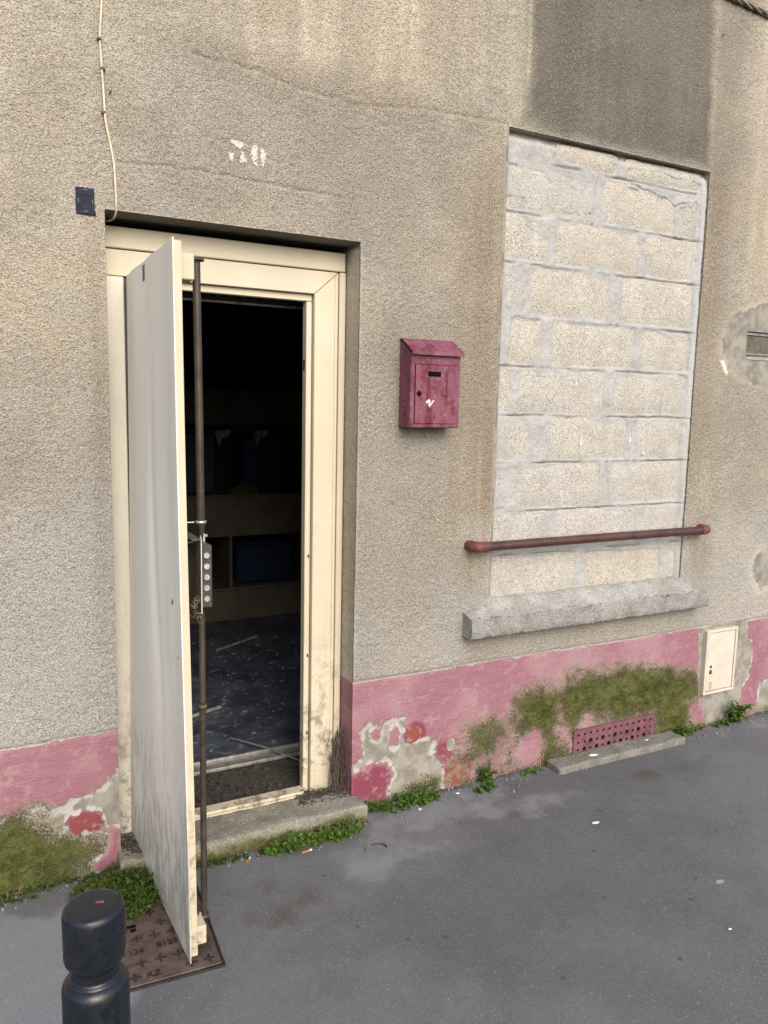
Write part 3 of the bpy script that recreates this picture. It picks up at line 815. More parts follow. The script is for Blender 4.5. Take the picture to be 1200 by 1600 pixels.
part("interior_floor", 'soot', house, (DX0 + .002, DX1 - .002, .14, .458, -.05, .052))

# ---- bricked-up window: mortar bed and concrete blocks
win = empty("bricked_up_window", (2.47, .03, WZ0), house)
win["label"] = "window opening walled up with pale concrete blocks"
ZL = [.772, .990, 1.178, 1.385, 1.586, 1.786, 1.983, 2.199, 2.395, 2.600, 2.692]
ROWS = [
  [(1.909, 2.391, .55), (2.424, 2.913, .05), (2.943, 3.022, .6)],
  [(1.907, 2.222, .9), (2.241, 2.742, .95), (2.760, 3.008, .95)],
  [(1.909, 1.985, 1.2), (2.020, 2.503, .8), (2.549, 3.010, .8)],
  [(1.906, 2.114, .75), (2.172, 2.655, .35), (2.696, 2.998, .6)],
  [(1.909, 1.993, .15), (2.012, 2.500, .65), (2.530, 3.004, .65)],
  [(1.950, 2.140, .0), (2.171, 2.662, .25), (2.684, 3.008, .5)],
  [(1.909, 2.025, .9), (2.047, 2.506, .15), (2.543, 3.004, .25)],
  [(1.909, 2.150, .2), (2.168, 2.652, .1), (2.673, 2.990, .35)],
  [(1.909, 2.372, .75), (2.418, 2.861, .0), (2.901, 2.990, .9)],
  [(2.155, 2.505, .1), (2.534, 3.008, .25)],
]
BY = .012
joints = []
def block_mesh(x0, x1, z0, z1, seed):
    w, hh = x1 - x0, z1 - z0
    nx, nz = max(4, int(w / .035)), max(4, int(hh / .035))
    u = np.linspace(0, 1, nx + 1); v = np.linspace(0, 1, nz + 1)
    U, Vv = np.meshgrid(u, v)
    PX = x0 + U * w; PZ = z0 + Vv * hh
    ed = np.minimum(np.minimum(U * w, (1 - U) * w), np.minimum(Vv * hh, (1 - Vv) * hh))
    onx = (U == 0) | (U == 1); onz = (Vv == 0) | (Vv == 1)
    PX = PX + np.where(onx, (vn(PZ * 28, PZ * 0, seed) - .5) * .010, 0) + np.where(onx & onz, np.where(U == 0, 1, -1) * .006, 0)
    PZ = PZ + np.where(onz, (vn(PX * 22, PX * 0, seed + 3) - .5) * .008, 0) + np.where(onx & onz, np.where(Vv == 0, 1, -1) * .005, 0)
    PY = BY + (vn(PX * 18, PZ * 18, seed + 5) - .5) * .004 + np.where(ed < 1e-6, .007, 0) + (_hash(np.array([seed]), np.array([3]), 1)[0] - .5) * .004
    P = np.stack([PX, PY, PZ], -1)
    b = MB().sheet(P)
    rim = [P[0, j] for j in range(nx + 1)] + [P[i, nx] for i in range(1, nz + 1)] + [P[nz, j] for j in range(nx - 1, -1, -1)] + [P[i, 0] for i in range(nz - 1, 0, -1)]
    k = len(rim)
    back = [(p[0], BY + .06, p[2]) for p in rim]
    b.add([tuple(p) for p in rim] + back, [(i, k + i, k + (i + 1) % k, (i + 1) % k) for i in range(k)], False)
    return b
sd = 100
for r, row in enumerate(ROWS):
    z0, z1 = ZL[r] + .006, ZL[r + 1] - .005
    for (x0, x1, tone) in row:
        sd += 7
        o = block_mesh(x0 + .004, x1 - .004, z0, z1, sd).build("block", 'block', win)
        o["tone"] = float(tone)

mx = np.arange(WX0 - .012, WX1 + .013, .0052); mz = np.arange(WZ0 - .01, WZ1 + .02, .0052)
X, Z = np.meshgrid(mx, mz); x = X.ravel(); z = Z.ravel()
rag = fbm(x * 13, z * 13, 201, 4) - .5
rag2 = fbm(x * 40, z * 40, 205, 3) - .5
dep = BY + .006 + .012 * (fbm(x * 9, z * 9, 211, 3) - .5)
smear = np.full(x.shape, -1.0)
def sm(sdv, k): 
    global smear
    smear = np.maximum(smear, sdv + rag * k)
for r, row in enumerate(ROWS):                       # mortar squeezed out over the arrises, more on some joints
    for (x0, x1, tone) in row:
        for xe in (x0, x1):
            if xe < 1.92 or xe > 3.0: continue
            wv = .004 + .018 * _hash(np.array([int(xe * 1000)]), np.array([r]), 9)[0]
            inside = (z > ZL[r]) & (z < ZL[r + 1])
            sm(np.where(inside, wv - np.abs(x - xe), -1), .050)
for k_, zl in enumerate(ZL[1:-1]):
    sm(.004 - np.abs(z - zl - .004), .032)
sm(poly_sd(x, z, [[1.90, 2.44], [2.375, 2.42], [2.39, 2.60], [2.30, 2.63], [1.90, 2.66]]), .05)      # skimmed-over block
sm(poly_sd(x, z, [[1.90, 2.60], [2.15, 2.60], [2.17, 2.72], [1.90, 2.72]]), .05)
sm(poly_sd(x, z, [[2.15, 2.655], [3.04, 2.64], [3.04, 2.72], [2.15, 2.72]]), .03)
sm(poly_sd(x, z, [[2.55, 2.57], [2.95, 2.52], [3.0, 2.60], [2.6, 2.61]]), .04)
sm(poly_sd(x, z, [[1.90, 1.97], [2.04, 1.99], [2.05, 2.20], [1.90, 2.20]]), .06)
sm(poly_sd(x, z, [[2.0, 2.33], [2.15, 2.30], [2.17, 2.40], [2.02, 2.40]]), .05)
sm(poly_sd(x, z, [[1.90, 1.18], [2.02, 1.18], [2.03, 1.38], [1.90, 1.38]]), .05)
sm(poly_sd(x, z, [[1.90, .99], [3.03, .95], [3.03, 1.0], [1.90, 1.03]]), .03)
sm(2.935 * 0 + (x - 3.004), .022); sm(1.916 - x, .02)
cover = smooth(-.008, .010, smear)
y = dep * (1 - cover) + (BY - .0015 + .008 * rag2 + .005 * rag) * cover
# thin open gap under many of the courses
gap = np.zeros_like(x)
for k_, zl in enumerate(ZL[1:-1]):
    zc = zl - .003 + .008 * (fbm(x * 9, x * 0 + k_, 221, 3) - .5)
    on = smooth(.42, .55, fbm(x * 4.5, x * 0 + k_ * 3, 231, 2))
    gap = np.maximum(gap, smooth(.0050, .0012, np.abs(z - zc)) * on)
for pts in ([(1.92, 2.57), (2.0, 2.545), (2.08, 2.56), (2.14, 2.52), (2.2, 2.535), (2.3, 2.49)], [(2.5, 2.60), (2.7, 2.565), (2.85, 2.53), (2.93, 2.555)]):
    p = np.array(pts); zc = np.interp(x, p[:, 0], p[:, 1], left=99, right=99) + .02 * (fbm(x * 25, x * 0, 241, 2) - .5)
    gap = np.maximum(gap, .8 * smooth(.006, .001, np.abs(z - zc)))
y = y + gap * .011
fil = np.maximum(smooth(2.990, 3.022, x + .008 * rag), smooth(1.925, 1.908, x + .008 * rag)) * smooth(2.69, 2.6, z)
y = y * (1 - fil) + (.001 + .004 * rag) * fil
y = y + .022 * smooth(2.655, 2.695, z)
V = np.stack([x - 2.47, y - .03, z - WZ0], -1)
n, m = X.shape; I2 = np.arange(n * m).reshape(n, m)
F = np.stack([I2[:-1, :-1], I2[:-1, 1:], I2[1:, 1:], I2[1:, :-1]], -1).reshape(-1, 4)
me = np_mesh("mortar", V, F); me.materials.append(M['mortar'])
blue = np.clip(smooth(2.985, 3.012, x + .01 * rag) * smooth(1.2, 1.6, z), 0, 1) * .85
blue = np.maximum(blue, np.clip(poly_sd(x, z, [[1.90, 2.46], [2.36, 2.44], [2.37, 2.56], [1.92, 2.58]]) * 20, 0, .55))
warmv = np.clip(poly_sd(x, z, [[1.90, 2.405], [2.36, 2.40], [2.30, 2.43], [2.05, 2.455], [1.90, 2.47]]) * 60, 0, 1) * .9
set_cols(me, "lay_a", np.stack([blue, warmv, gap * .7], -1))
mort = link("mortar", me, win, (2.47, .03, WZ0))

for px_, pz_, ln_ in ((2.362, 1.455, .055), (2.742, 1.412, .016), (2.318, 1.716, .018), (2.655, 1.47, .028)):
    MB().prism([(px_, pz_), (px_ + .010, pz_ + .003), (px_ + .006, pz_ + ln_), (px_ + .004, pz_ + ln_ * .9)], 'y', BY - .0045, BY + .004).build("paint_drip", 'scrap', win)

# ---- window sill: stone slab under a hand-trowelled mortar haunch
def sill():
    X0, X1 = 1.772, 3.163
    nx = 320
    xs_ = np.linspace(X0, X1, nx)
    prof = [(-.0, .668), (-.035, .664), (-.068, .664), (-.074, .672), (-.073, .70), (-.0735, .738), (-.0725, .750), (-.066, .7535), (-.050, .762), (-.030, .785), (-.010, .806), (.014, .815), (.055, .820)]
    P = np.zeros((nx, len(prof), 3))
    for j, (yy, zz) in enumerate(prof):
        t = j / (len(prof) - 1)
        e = np.minimum(xs_ - X0, X1 - xs_)
        endf = smooth(.0, .13, e + .03 * (fbm(xs_ * 7, xs_ * 0, 5, 2) - .5))
        zz2 = zz if j < 7 else .748 + (zz - .748) * (.30 + .70 * endf)
        amp = .004 if j < 5 else .012
        P[:, j, 0] = xs_ + .004 * (vn(xs_ * 0 + j, xs_ * 20, 8) - .5) + (np.where(xs_ > X1 - .03, -.006 * (j > 6), 0))
        gr_ = .0055 * (vn(xs_ * 95, xs_ * 0 + j * 3.7, 331) - .5) + .004 * (vn(xs_ * 45, xs_ * 0 + j * 2.1, 333) - .5)
        P[:, j, 1] = yy + gr_ + amp * (fbm(xs_ * 13, xs_ * 0 + j * .6, 301, 3) - .5) + np.where(j == 6, .010 * (fbm(xs_ * 26, xs_ * 0, 311, 3) - .5), 0)
        P[:, j, 2] = zz2 + (gr_ if j > 6 else gr_ * .4) + amp * (fbm(xs_ * 11, xs_ * 0 + j * .7, 305, 3) - .5) + np.where(j in (2, 3), .010 * (fbm(xs_ * 24, xs_ * 0, 317, 3) - .4) * (xs_ < 1.95) + .004 * (fbm(xs_ * 30, xs_ * 0, 319, 2) - .5), 0) + np.where(j in (5, 6), .006 * (fbm(xs_ * 24, xs_ * 0, 321, 3) - .5), 0)
    b = MB().sheet(P[:, :7])
    Pl, Pr = P[0, :7], P[-1, :7]
    for q, fl_ in ((Pl, 1), (Pr, -1)):
        ring = [tuple(p) for p in q] + [(q[0][0], .05, q[6][2]), (q[0][0], .05, q[0][2])]
        b.add(ring, [tuple(range(len(ring)))[::fl_]])
    o = b.build("window_sill", 'sill', house)
    T = P[:, 6:].copy(); T[:, 0, 1] += .003 + .010 * np.clip(fbm(xs_ * 17, xs_ * 0, 341, 3) - .45, 0, 1) * 3; T[:, 0, 2] -= .002
    c = MB().sheet(T)
    for q, fl_ in ((T[0], 1), (T[-1], -1)):
        ring = [tuple(p) for p in q] + [(q[0][0], .05, q[0][2])]
        c.add(ring, [tuple(range(len(ring)))[::fl_]])
    c.build("mortar_fillet", 'haunch', o)
    return o
sl = sill(); sl["label"] = "grey stone sill with crumbling rounded mortar top"

# ---- doorstep
def rough_slab(x0, x1, y0, y1, z0, z1, seed, chip=.006, res=.018):
    nx, ny, nz = [max(2, int((b - a) / res)) for a, b in ((x0, x1), (y0, y1), (z0, z1))]
    b = bmesh.new(); bmesh.ops.create_cube(b, size=1)
    for v in b.verts: v.co = Vector(((x0 + x1) / 2 + v.co.x * (x1 - x0), (y0 + y1) / 2 + v.co.y * (y1 - y0), (z0 + z1) / 2 + v.co.z * (z1 - z0)))
    bmesh.ops.bevel(b, geom=list(b.edges), offset=.008, segments=2, affect='EDGES', profile=.5)
    cuts = int((x1 - x0) / res)
    long = [e for e in b.edges if abs(e.verts[0].co.x - e.verts[1].co.x) > (x1 - x0) * .8]
    bmesh.ops.subdivide_edges(b, edges=long, cuts=cuts, use_grid_fill=True)
    across = [e for e in b.edges if abs(e.verts[0].co.y - e.verts[1].co.y) > (y1 - y0) * .6]
    bmesh.ops.subdivide_edges(b, edges=across, cuts=8, use_grid_fill=True)
    co = np.array([v.co[:] for v in b.verts])
    n1 = fbm(co[:, 0] * 14 + co[:, 2] * 20, co[:, 1] * 14, seed, 3) - .5
    n2 = fbm(co[:, 0] * 5, co[:, 1] * 9 + co[:, 2] * 9, seed + 5, 3) - .5
    for v, a, c in zip(b.verts, n1, n2):
        if v.co.z > z0 + .01:
            v.co.y += a * chip * 1.5 + c * chip; v.co.z += a * chip + c * chip * .6
            if v.co.x > x1 - .03 or v.co.x < x0 + .03: v.co.x += c * chip * 1.6
    return MB().bm(b, True)
st = rough_slab(.375, 1.303, -.092, .098, -.05, .066, 411, .012).build("doorstep", 'step', house); st["label"] = "worn stone doorstep with moss along its foot"
ld = rough_slab(2.245, 3.035, -.112, -.012, -.04, .030, 431, .008).build("stone_ledge", 'ledge', house); ld["label"] = "low stone strip under the vent grille"

# ---- door frame
fr = empty("door_frame", (.83, .15, .055), house); fr["label"] = "cream painted door frame streaked with dirt"
part("head_trim", 'cream', fr, (DX0 + .004, 1.262, .102, .20, 2.102, 2.170), bev=.003)
MB().prism([(DX0 + .004, 2.0985), (1.2345, 2.0985), (1.1395, 2.0150), (DX0 + .004, 2.0150)], 'y', .109, .20, .0015).build("head_panel", 'cream', fr)
MB().prism([(1.2365, 2.0975), (1.1415, 2.0140), (1.1415, .056), (1.2365, .056)], 'y', .109, .20, .0015).build("jamb_panel", 'cream', fr)
part("jamb_trim", 'cream', fr, (1.2395, 1.2655, .104, .20, .056, 2.0995), bev=.003)
part("jamb_trim", 'cream', fr, (1.222, 1.2335, .1055, .112, .070, 2.085), bev=.0015)
part("head_stop", 'cream', fr, (.50, 1.138, .128, .162, 1.989, 2.013), bev=.002)
part("jamb_strip", 'cream', fr, (1.1165, 1.1385, .128, .165, .058, 1.987), bev=.002)
part("jamb_panel", 'jamb_shaded', fr, (DX0 + .004, .4615, .109, .20, .050, 2.013), bev=.003)
part("jamb_strip", 'steel_dark', fr, (.4630, .48, .122, .20, .050, 2.013), bev=.001)  # dark strip standing in for the shaded hinge gap
th = part("threshold", 'cream_edge', fr, (.48, 1.1155, .092, .150, .058, .078), bev=.004)
part("threshold_strip", 'cream_edge', fr, (.48, 1.075, .080, .0915, .060, .070), bev=.002)
part("strike_hole", 'black', fr, (1.1150, 1.1164, .142, .154, 1.735, 1.775))
for zz in (.62, .30, 1.02): part("bolt_hole", 'black', fr, (1.1285, 1.1345, .1268, .130, zz, zz + .012))
tr = empty("door_track", (.83, .5, .052)); tag(tr, "pair of dirty aluminium floor rails just inside the doorway", "floor rail")
for ya in (.452, .540):
    part("rail", 'alu', tr, (.40, 1.62, ya, ya + .016, .0535, .068), bev=.002)
part("bed", 'alu', tr, (.40, 1.62, .470, .538, .0535, .0565), bev=.001)
sh = empty("shutter_rail", (.83, .30, 1.98)); tag(sh, "dark slotted metal rail across the top of the doorway", "rail")
part("bar", 'steel_dark', sh, (DX0 + .01, DX1 - .01, .30, .33, 1.985, 2.035))
part("lip", 'alu', sh, (DX0 + .01, DX1 - .01, .292, .2985, 1.978, 1.986))
for k in range(12): part("slot", 'black', sh, (.66 + k * .046, .686 + k * .046, .2985, .302, 2.002, 2.018))
b = MB(); rg = random.Random(5)
for k in range(240):                                    # earth and crumbs swept against the frame
    px, py = rg.uniform(.50, 1.25), rg.uniform(.155, .44)
    s = rg.uniform(.003, .012)
    b.box(px - s, px + s, py - s * .7, py + s * .7, .050, .053 + s * rg.uniform(.3, 1), 0, 1, Matrix.Rotation(rg.uniform(0, 3), 3, 'Z'))
o = b.build("floor_grit", 'soot'); tag(o, "black grit and crumbs behind the threshold", kind='stuff')

# ---- stencilled house number
dg = empty("painted_number", (.84, -.008, 2.43), house); dg["label"] = "worn white stencilled number 30"
def ellpoly(cx, cz, rx, rz, a0, a1, n=14): return [(cx + rx * math.cos(rad(a0 + (a1 - a0) * i / n)), cz + rz * math.sin(rad(a0 + (a1 - a0) * i / n))) for i in range(n + 1)]
def stencil(name, poly):
    """a patch of paint that follows the rough wall"""
    p = np.array(poly); sx = np.arange(p[:, 0].min() - .004, p[:, 0].max() + .004, .0026); sz = np.arange(p[:, 1].min() - .004, p[:, 1].max() + .004, .0026)
    Xs, Zs = np.meshgrid(sx, sz); sdv = poly_sd(Xs.ravel(), Zs.ravel(), poly).reshape(Xs.shape)
    keep = sdv + (fbm(Xs * 160, Zs * 160, 611, 2) - .5) * .012 + np.where(vn(Xs * 190, Zs * 190, 613) < .08, -.02, 0) > 0
    Ls = layers(Xs.ravel(), Zs.ravel()); hs = relief(Xs.ravel(), Zs.ravel(), Ls).reshape(Xs.shape) * .6 + .0045
    idx = -np.ones(Xs.shape, int); b_ = MB(); vs = []; fs = []
    idx = np.arange(Xs.size).reshape(Xs.shape)
    vs = np.stack([Xs, -hs, Zs], -1).reshape(-1, 3)
    k = keep[:-1, :-1] & keep[1:, 1:]
    F_ = np.stack([idx[:-1, :-1], idx[:-1, 1:], idx[1:, 1:], idx[1:, :-1]], -1)[k]
    used = np.unique(F_); remap = -np.ones(Xs.size, int); remap[used] = np.arange(len(used))
    b_.add(vs[used].tolist(), remap[F_].tolist(), True)
    return b_.build(name, 'white', dg)
stencil("digit_stroke", [(.784, 2.462), (.800, 2.467), (.822, 2.466), (.842, 2.460), (.832, 2.447), (.818, 2.439), (.803, 2.447), (.786, 2.452)])
stencil("digit_stroke", [(.782, 2.415), (.788, 2.424), (.799, 2.424), (.802, 2.410), (.795, 2.397), (.784, 2.405)])
stencil("digit_stroke", [(.820, 2.428), (.832, 2.432), (.842, 2.420), (.842, 2.403), (.833, 2.397), (.820, 2.400)])
stencil("digit_stroke", [(.866, 2.460), (.882, 2.464), (.882, 2.396), (.872, 2.396), (.860, 2.412), (.858, 2.445)])
stencil("digit_stroke", [(.893, 2.459), (.901, 2.455), (.911, 2.440), (.911, 2.415), (.903, 2.397), (.893, 2.399)])
# ================================================================== THINGS
# ---- the open door
Hb, Ht = Vector((.4435, .100, .050)), Vector((.4670, .100, 2.016))
Fb, Ft = Vector((.4860, -.590, .010)), Vector((.4655, -.590, 2.020))
door = empty("door", (.47, .10, .01)); tag(door, "warped pale grey door standing wide open onto the street", "door")
def leaf_pt(u, v, off=0.0):
    p = (Hb.lerp(Fb, u)).lerp(Ht.lerp(Ft, u), v)
    w = .004 * math.sin(u * 9 + v * 2.0) * math.sin(v * math.pi) + .003 * math.sin(u * 17 + 1) * max(0, v - .4)
    w += .007 * math.exp(-((u - .58 - .06 * math.sin(v * 7)) / .05) ** 2) * math.exp(-((v - .55) / .22) ** 2) - .005 * math.exp(-((u - .80) / .07) ** 2 - ((v - .50) / .10) ** 2)
    return Vector((p.x + off + (w if off == 0 else w), p.y, p.z))
def leaf_slab(u0, u1, v0, v1, o0, o1, nu=44, nv=44):
    b = MB()
    A = np.array([[leaf_pt(u0 + (u1 - u0) * i / nu, v0 + (v1 - v0) * j / nv, o0)[:] for i in range(nu + 1)] for j in range(nv + 1)])
    B = np.array([[leaf_pt(u0 + (u1 - u0) * i / nu, v0 + (v1 - v0) * j / nv, o1)[:] for i in range(nu + 1)] for j in range(nv + 1)])
    b.sheet(A); b.sheet(B[:, ::-1])
    for S, T in ((A[0], B[0]), (B[-1], A[-1]), (B[:, 0], A[:, 0]), (A[:, -1], B[:, -1])):
        k = len(S); b.add([tuple(p) for p in S] + [tuple(p) for p in T], [(i, i + 1, k + i + 1, k + i) for i in range(k - 1)])
    return b
leaf_slab(0, 1, 0, 1, 0, .0032).build("face_sheet", 'door', door)
leaf_slab(.01, .993, .0085, .997, .0036, .0235).build("core", 'cream_edge', door)
# holes, stains and a small label on the face
def on_face(u, v, du, dv, mat, name, t=.0012):
    b = leaf_slab(u - du, u + du, v - dv, v + dv, -t, -.0001, 4, 4); return b.build(name, mat, door)
on_face(.43, .9835, .022, .0115, 'sticker', "sticker")
on_face(.43, .9885, .010, .0025, 'plate_print', "sticker_print"); on_face(.43, .9775, .014, .0018, 'plate_print', "sticker_print")
def dent(u, v, r, name="drill_hole"):
    c = leaf_pt(u, v, -.0006); b = MB()
    b.lathe([(r, 0), (r * .9, -.0004), (0.00001, -.0005)], (0, 0, 0), 10, axis='y')
    b.v = [(c.x + p[1], c.y + p[0], c.z + p[2] * 1.4) for p in b.v]
    b.build(name, 'black', door)
dent(.855, .518, .006); dent(.925, .445, .0035)
# spacer blocks, locking rods and lock on the inner face
part("spacer_block", 'cream_edge', door, (.490, .531, -.545, -.492, 1.925, 1.992), bev=.003)
part("spacer_block", 'cream_edge', door, (.508, .5345, -.588, -.53, .060, .115), bev=.002)
rod = MB().tube([(.5455, -.505, 1.985), (.549, -.505, 1.63), (.5515, -.505, 1.275)], .0108, 14).build("locking_rod", 'rod', door)
MB().lathe([(.0105, -.004), (.021, -.003), (.022, .001), (.010, .004)], (.5455, -.505, 1.985), 20).build("rod_cap", 'steel_dark', rod)
MB().tube([(.5515, -.505, 1.276), (.5525, -.505, 1.262), (.554, -.505, 1.232)], [.0118, .0085, .0045], 12).build("rod_tip", 'rod', rod)
MB().tube([(.500, -.512, 1.2795), (.53, -.512, 1.2795)], .0022, 8).build("guide_pin", 'zinc', rod)
MB().lathe([(.0112, -.004), (.0145, -.004), (.0145, .004), (.0112, .004)], (.5515, -.505, 1.2785), 20).build("guide_ring", 'zinc', rod)
MB().box(.5555, .5615, -.509, -.501, 1.222, 1.246, .001).box(.5475, .5525, -.509, -.501, 1.222, 1.242, .001).box(.5615, .569, -.508, -.502, 1.236, 1.243, .001).build("rod_screw", 'zinc', rod)
rod2 = MB().tube([(.551, -.505, 1.03), (.551, -.505, 1.005), (.5505, -.505, .6), (.549, -.505, .075)], [.005, .0092, .0092, .0092], 14).build("locking_rod", 'rod', door)
MB().lathe([(.0094, -.005), (.0122, -.005), (.0122, .005), (.0094, .005)], (.5508, -.505, .742), 18).build("guide_ring", 'clip', rod2)
MB().lathe([(.0094, -.006), (.0150, -.006), (.0150, .008), (.0094, .008)], (.549, -.505, .088), 18).build("rod_foot", 'steel_dark', rod2)
MB().box(.532, .5405, -.512, -.498, .072, .104, .002).build("foot_bracket", 'alu', rod2)
br = MB()
br.box(.5080, .5335, -.578, -.44, 1.2395, 1.2415).box(.5315, .5335, -.578, -.44, 1.036, 1.2394).box(.5180, .5314, -.578, -.44, 1.036, 1.0380)
lb_ = br.build("lock_bracket", 'slot', door)
part("bracket_shade_sheet", 'room', lb_, (.510, .531, -.50, -.497, 1.040, 1.238))  # dark sheet added inside so the open bracket looks shaded and hollow
part("bracket_lip", 'cream_edge', lb_, (.5312, .5338, -.5805, -.5782, 1.036, 1.2412))
MB().tube([(.508, -.50, 1.222), (.531, -.50, 1.222)], .0028, 8).build("pin", 'zinc', lb_)
lc = part("lock_case", 'steel_dark', door, (.5345, .5655, -.565, -.455, 1.048, 1.222), bev=.0018)
for k in range(5):
    MB().lathe([(.0086, -.0001), (.0086, -.0035), (.0078, -.0046), (.0, -.0046)], (.5500, -.565, 1.194 - k * .0302), 20, axis='y', smooth=False).build("bolt_stud", 'zinc', lc)
b = MB(); rg = random.Random(3)                         # dust and webs in the lock bracket
for k in range(26):
    p = Vector((rg.uniform(.509, .530), rg.uniform(-.575, -.56), rg.uniform(1.02, 1.075)))
    b.tube([p, p + Vector((rg.uniform(-.008, .008), rg.uniform(-.006, .006), rg.uniform(-.02, .01))), p + Vector((rg.uniform(-.012, .012), rg.uniform(-.006, .006), rg.uniform(-.02, .02)))], .0022, 4)
b.build("dust_web", 'dry', door)

# ---- mailbox
mb = empty("mailbox", (1.55, 0, 1.531)); tag(mb, "faded crimson metal mailbox fixed beside the door frame", "mailbox")
x0, x1, yb, yf, z0, zf, zt = 1.443, 1.660, -.004, -.094, 1.531, 1.812, 1.862
b = MB(); b.prism([(yb, z0), (yf, z0), (yf, zf - .004), (yb, zt - .004)], 'x', x0, x1, .003); body = b.build("body", 'mail', mb)
b = MB(); b.prism([(yb - .001, zt), (yb - .020, zt + .002), (yf - .016, zf + .002), (yf - .017, zf - .012), (yf - .014, zf - .012), (yf - .013, zf - .002), (yb - .020, zt - .003)], 'x', x0 - .004, x1 + .007, .0008); lid = b.build("lid", 'mail', mb)
dz0, dz1, dx0, dx1 = 1.548, 1.765, 1.462, 1.641
mdr = MB()
hx0, hx1, hz0, hz1 = 1.515, 1.572, 1.722, 1.741
yfd = yf - .0035
for q in ((dx0, hx0, dz0, dz1), (hx1, dx1, dz0, dz1), (hx0, hx1, dz0, hz0), (hx0, hx1, hz1, dz1)):
    mdr.box(q[0] + .0002, q[1] - .0002, yfd, yf - .0004, q[2], q[3])
md = mdr.build("mailbox_door", 'mail', mb)
part("name_slot", 'black', mb, (hx0 - .001, hx1 + .001, yf - .0012, yf - .0002, hz0 - .001, hz1 + .001))
MB().box(1.469, 1.487, yfd - .0012, yfd - .0002, 1.649, 1.667, 0, 1, Matrix.Rotation(rad(45), 3, 'Y')).build("lock_hole", 'black', md)
part("door_gap", 'black', mb, (dx0 - .0025, dx0 - .0002, yf - .0010, yf - .0002, dz0 - .002, dz1 + .002), (dx0, dx1, yf - .0010, yf - .0002, dz1 + .0002, dz1 + .0022), (dx0, dx1, yf - .0010, yf - .0002, dz0 - .0018, dz0 - .0002))
b = MB()
for poly in ([(1.508, 1.628), (1.522, 1.640), (1.526, 1.634), (1.516, 1.622)], [(1.518, 1.616), (1.526, 1.634), (1.530, 1.632), (1.523, 1.613)], [(1.523, 1.613), (1.540, 1.636), (1.545, 1.634), (1.524, 1.607)]):
    b.prism(poly, 'y', yfd - .0009, yfd - .0002)
b.build("paper_scrap", 'scrap', md)
b = MB(); rg = random.Random(12)
for k in range(30):
    px, pz = rg.uniform(1.475, 1.535), rg.uniform(1.568, 1.60); b.box(px, px + rg.uniform(.001, .004), yfd - .0007, yfd - .0002, pz, pz + rg.uniform(.001, .004))
for k in range(26):
    px, pz = rg.uniform(1.47, 1.57), rg.uniform(1.783, 1.800); b.box(px, px + rg.uniform(.001, .006), yf - .0007, yf - .0002, pz, pz + rg.uniform(.001, .003))
b.build("paint_scratches", 'rail_end', md)["kind"] = "stuff"
b = MB()
for q in ((1.595, 1.601, 1.655, 1.735), (1.585, 1.602, 1.648, 1.655)): b.box(q[0], q[1], yfd - .0006, yfd - .0002, q[2], q[3])
b.build("glue_mark", m_plain("dark_glue", (.09, .010, .022), .6), md)

# ---- rail across the blocked window
rl = empty("guard_rail", (2.46, -.06, 1.05)); tag(rl, "rusty dark red pipe rail fixed across the blocked window", "rail")
MB().tube([(1.835, -.062, 1.049), (2.46, -.062, 1.050), (3.085, -.062, 1.0485)], .0198, 18).build("pipe", 'rail', rl)
for sx, xe in ((-1, 1.775), (1, 3.146)):
    pts = [(xe - sx * .062, -.062, 1.049), (xe - sx * .030, -.062, 1.049)]
    for k in range(1, 9):
        a = k / 8 * math.pi / 2; pts.append((xe - sx * .030 + sx * .012 * math.sin(a) * 1.6, -.062 + .028 * (1 - math.cos(a)), 1.049))
    pts.append((pts[-1][0], .012, 1.049))
    MB().tube(pts, .0222, 18).build("elbow", 'rail_end', rl)

# ---- vent grille with holes
vg = empty("vent_grille", (2.657, 0, .014)); tag(vg, "pink cast iron vent plate with rows of holes above the stone ledge", "vent grille")
gx0, gx1, gz0, gz1, gy, gt = 2.402, 2.916, .014, .138, -.016, .006
b = MB(); cols = 13; cw = (gx1 - gx0 - .02) / cols; rows = 3; ch = (gz1 - gz0 - .014) / rows
def cell(cx, cz, r):
    K = 12; hw, hh = cw / 2, ch / 2
    inner = [(cx + r * math.cos(2 * math.pi * k / K), cz + r * math.sin(2 * math.pi * k / K)) for k in range(K)]
    outer = []
    for k in range(K):
        a = 2 * math.pi * k / K; c_, s_ = math.cos(a), math.sin(a); q = min(hw / max(abs(c_), 1e-9), hh / max(abs(s_), 1e-9)); outer.append((cx + q * c_, cz + q * s_))
    corner = [(cx + hw, cz + hh), (cx - hw, cz + hh), (cx - hw, cz - hh), (cx + hw, cz - hh)]
    vs = [(p[0], gy, p[1]) for p in outer] + [(p[0], gy, p[1]) for p in inner] + [(p[0], gy + gt, p[1]) for p in inner] + [(p[0], gy, p[1]) for p in corner]
    fs = []
    for k in range(K):
        k2 = (k + 1) % K
        fs.append((k, K + k, K + k2, k2)); fs.append((K + k, 2 * K + k, 2 * K + k2, K + k2))
    for ci in range(4):
        a = rad(45 + 90 * ci)
        for k in range(K):
            a0 = 2 * math.pi * k / K; a1 = 2 * math.pi * (k + 1) / K
            ca = math.atan2(corner[ci][1] - cz, corner[ci][0] - cx) % (2 * math.pi)
            if a0 < ca < a1: fs.append((k, (k + 1) % K, 3 * K + ci))
    b.add(vs, fs)
for rI in range(rows):
    for cI in range(cols):
        cx_ = gx0 + .01 + cw * (cI + .5); cz_ = gz0 + .007 + ch * (rI + .5)
        big = ((rI == 1 and cI in (2, 4, 6, 8, 10)) or (rI == 0 and cI in (1, 3, 5, 7, 9, 11)))
        cell(cx_, cz_, .0118 if big else .0072)
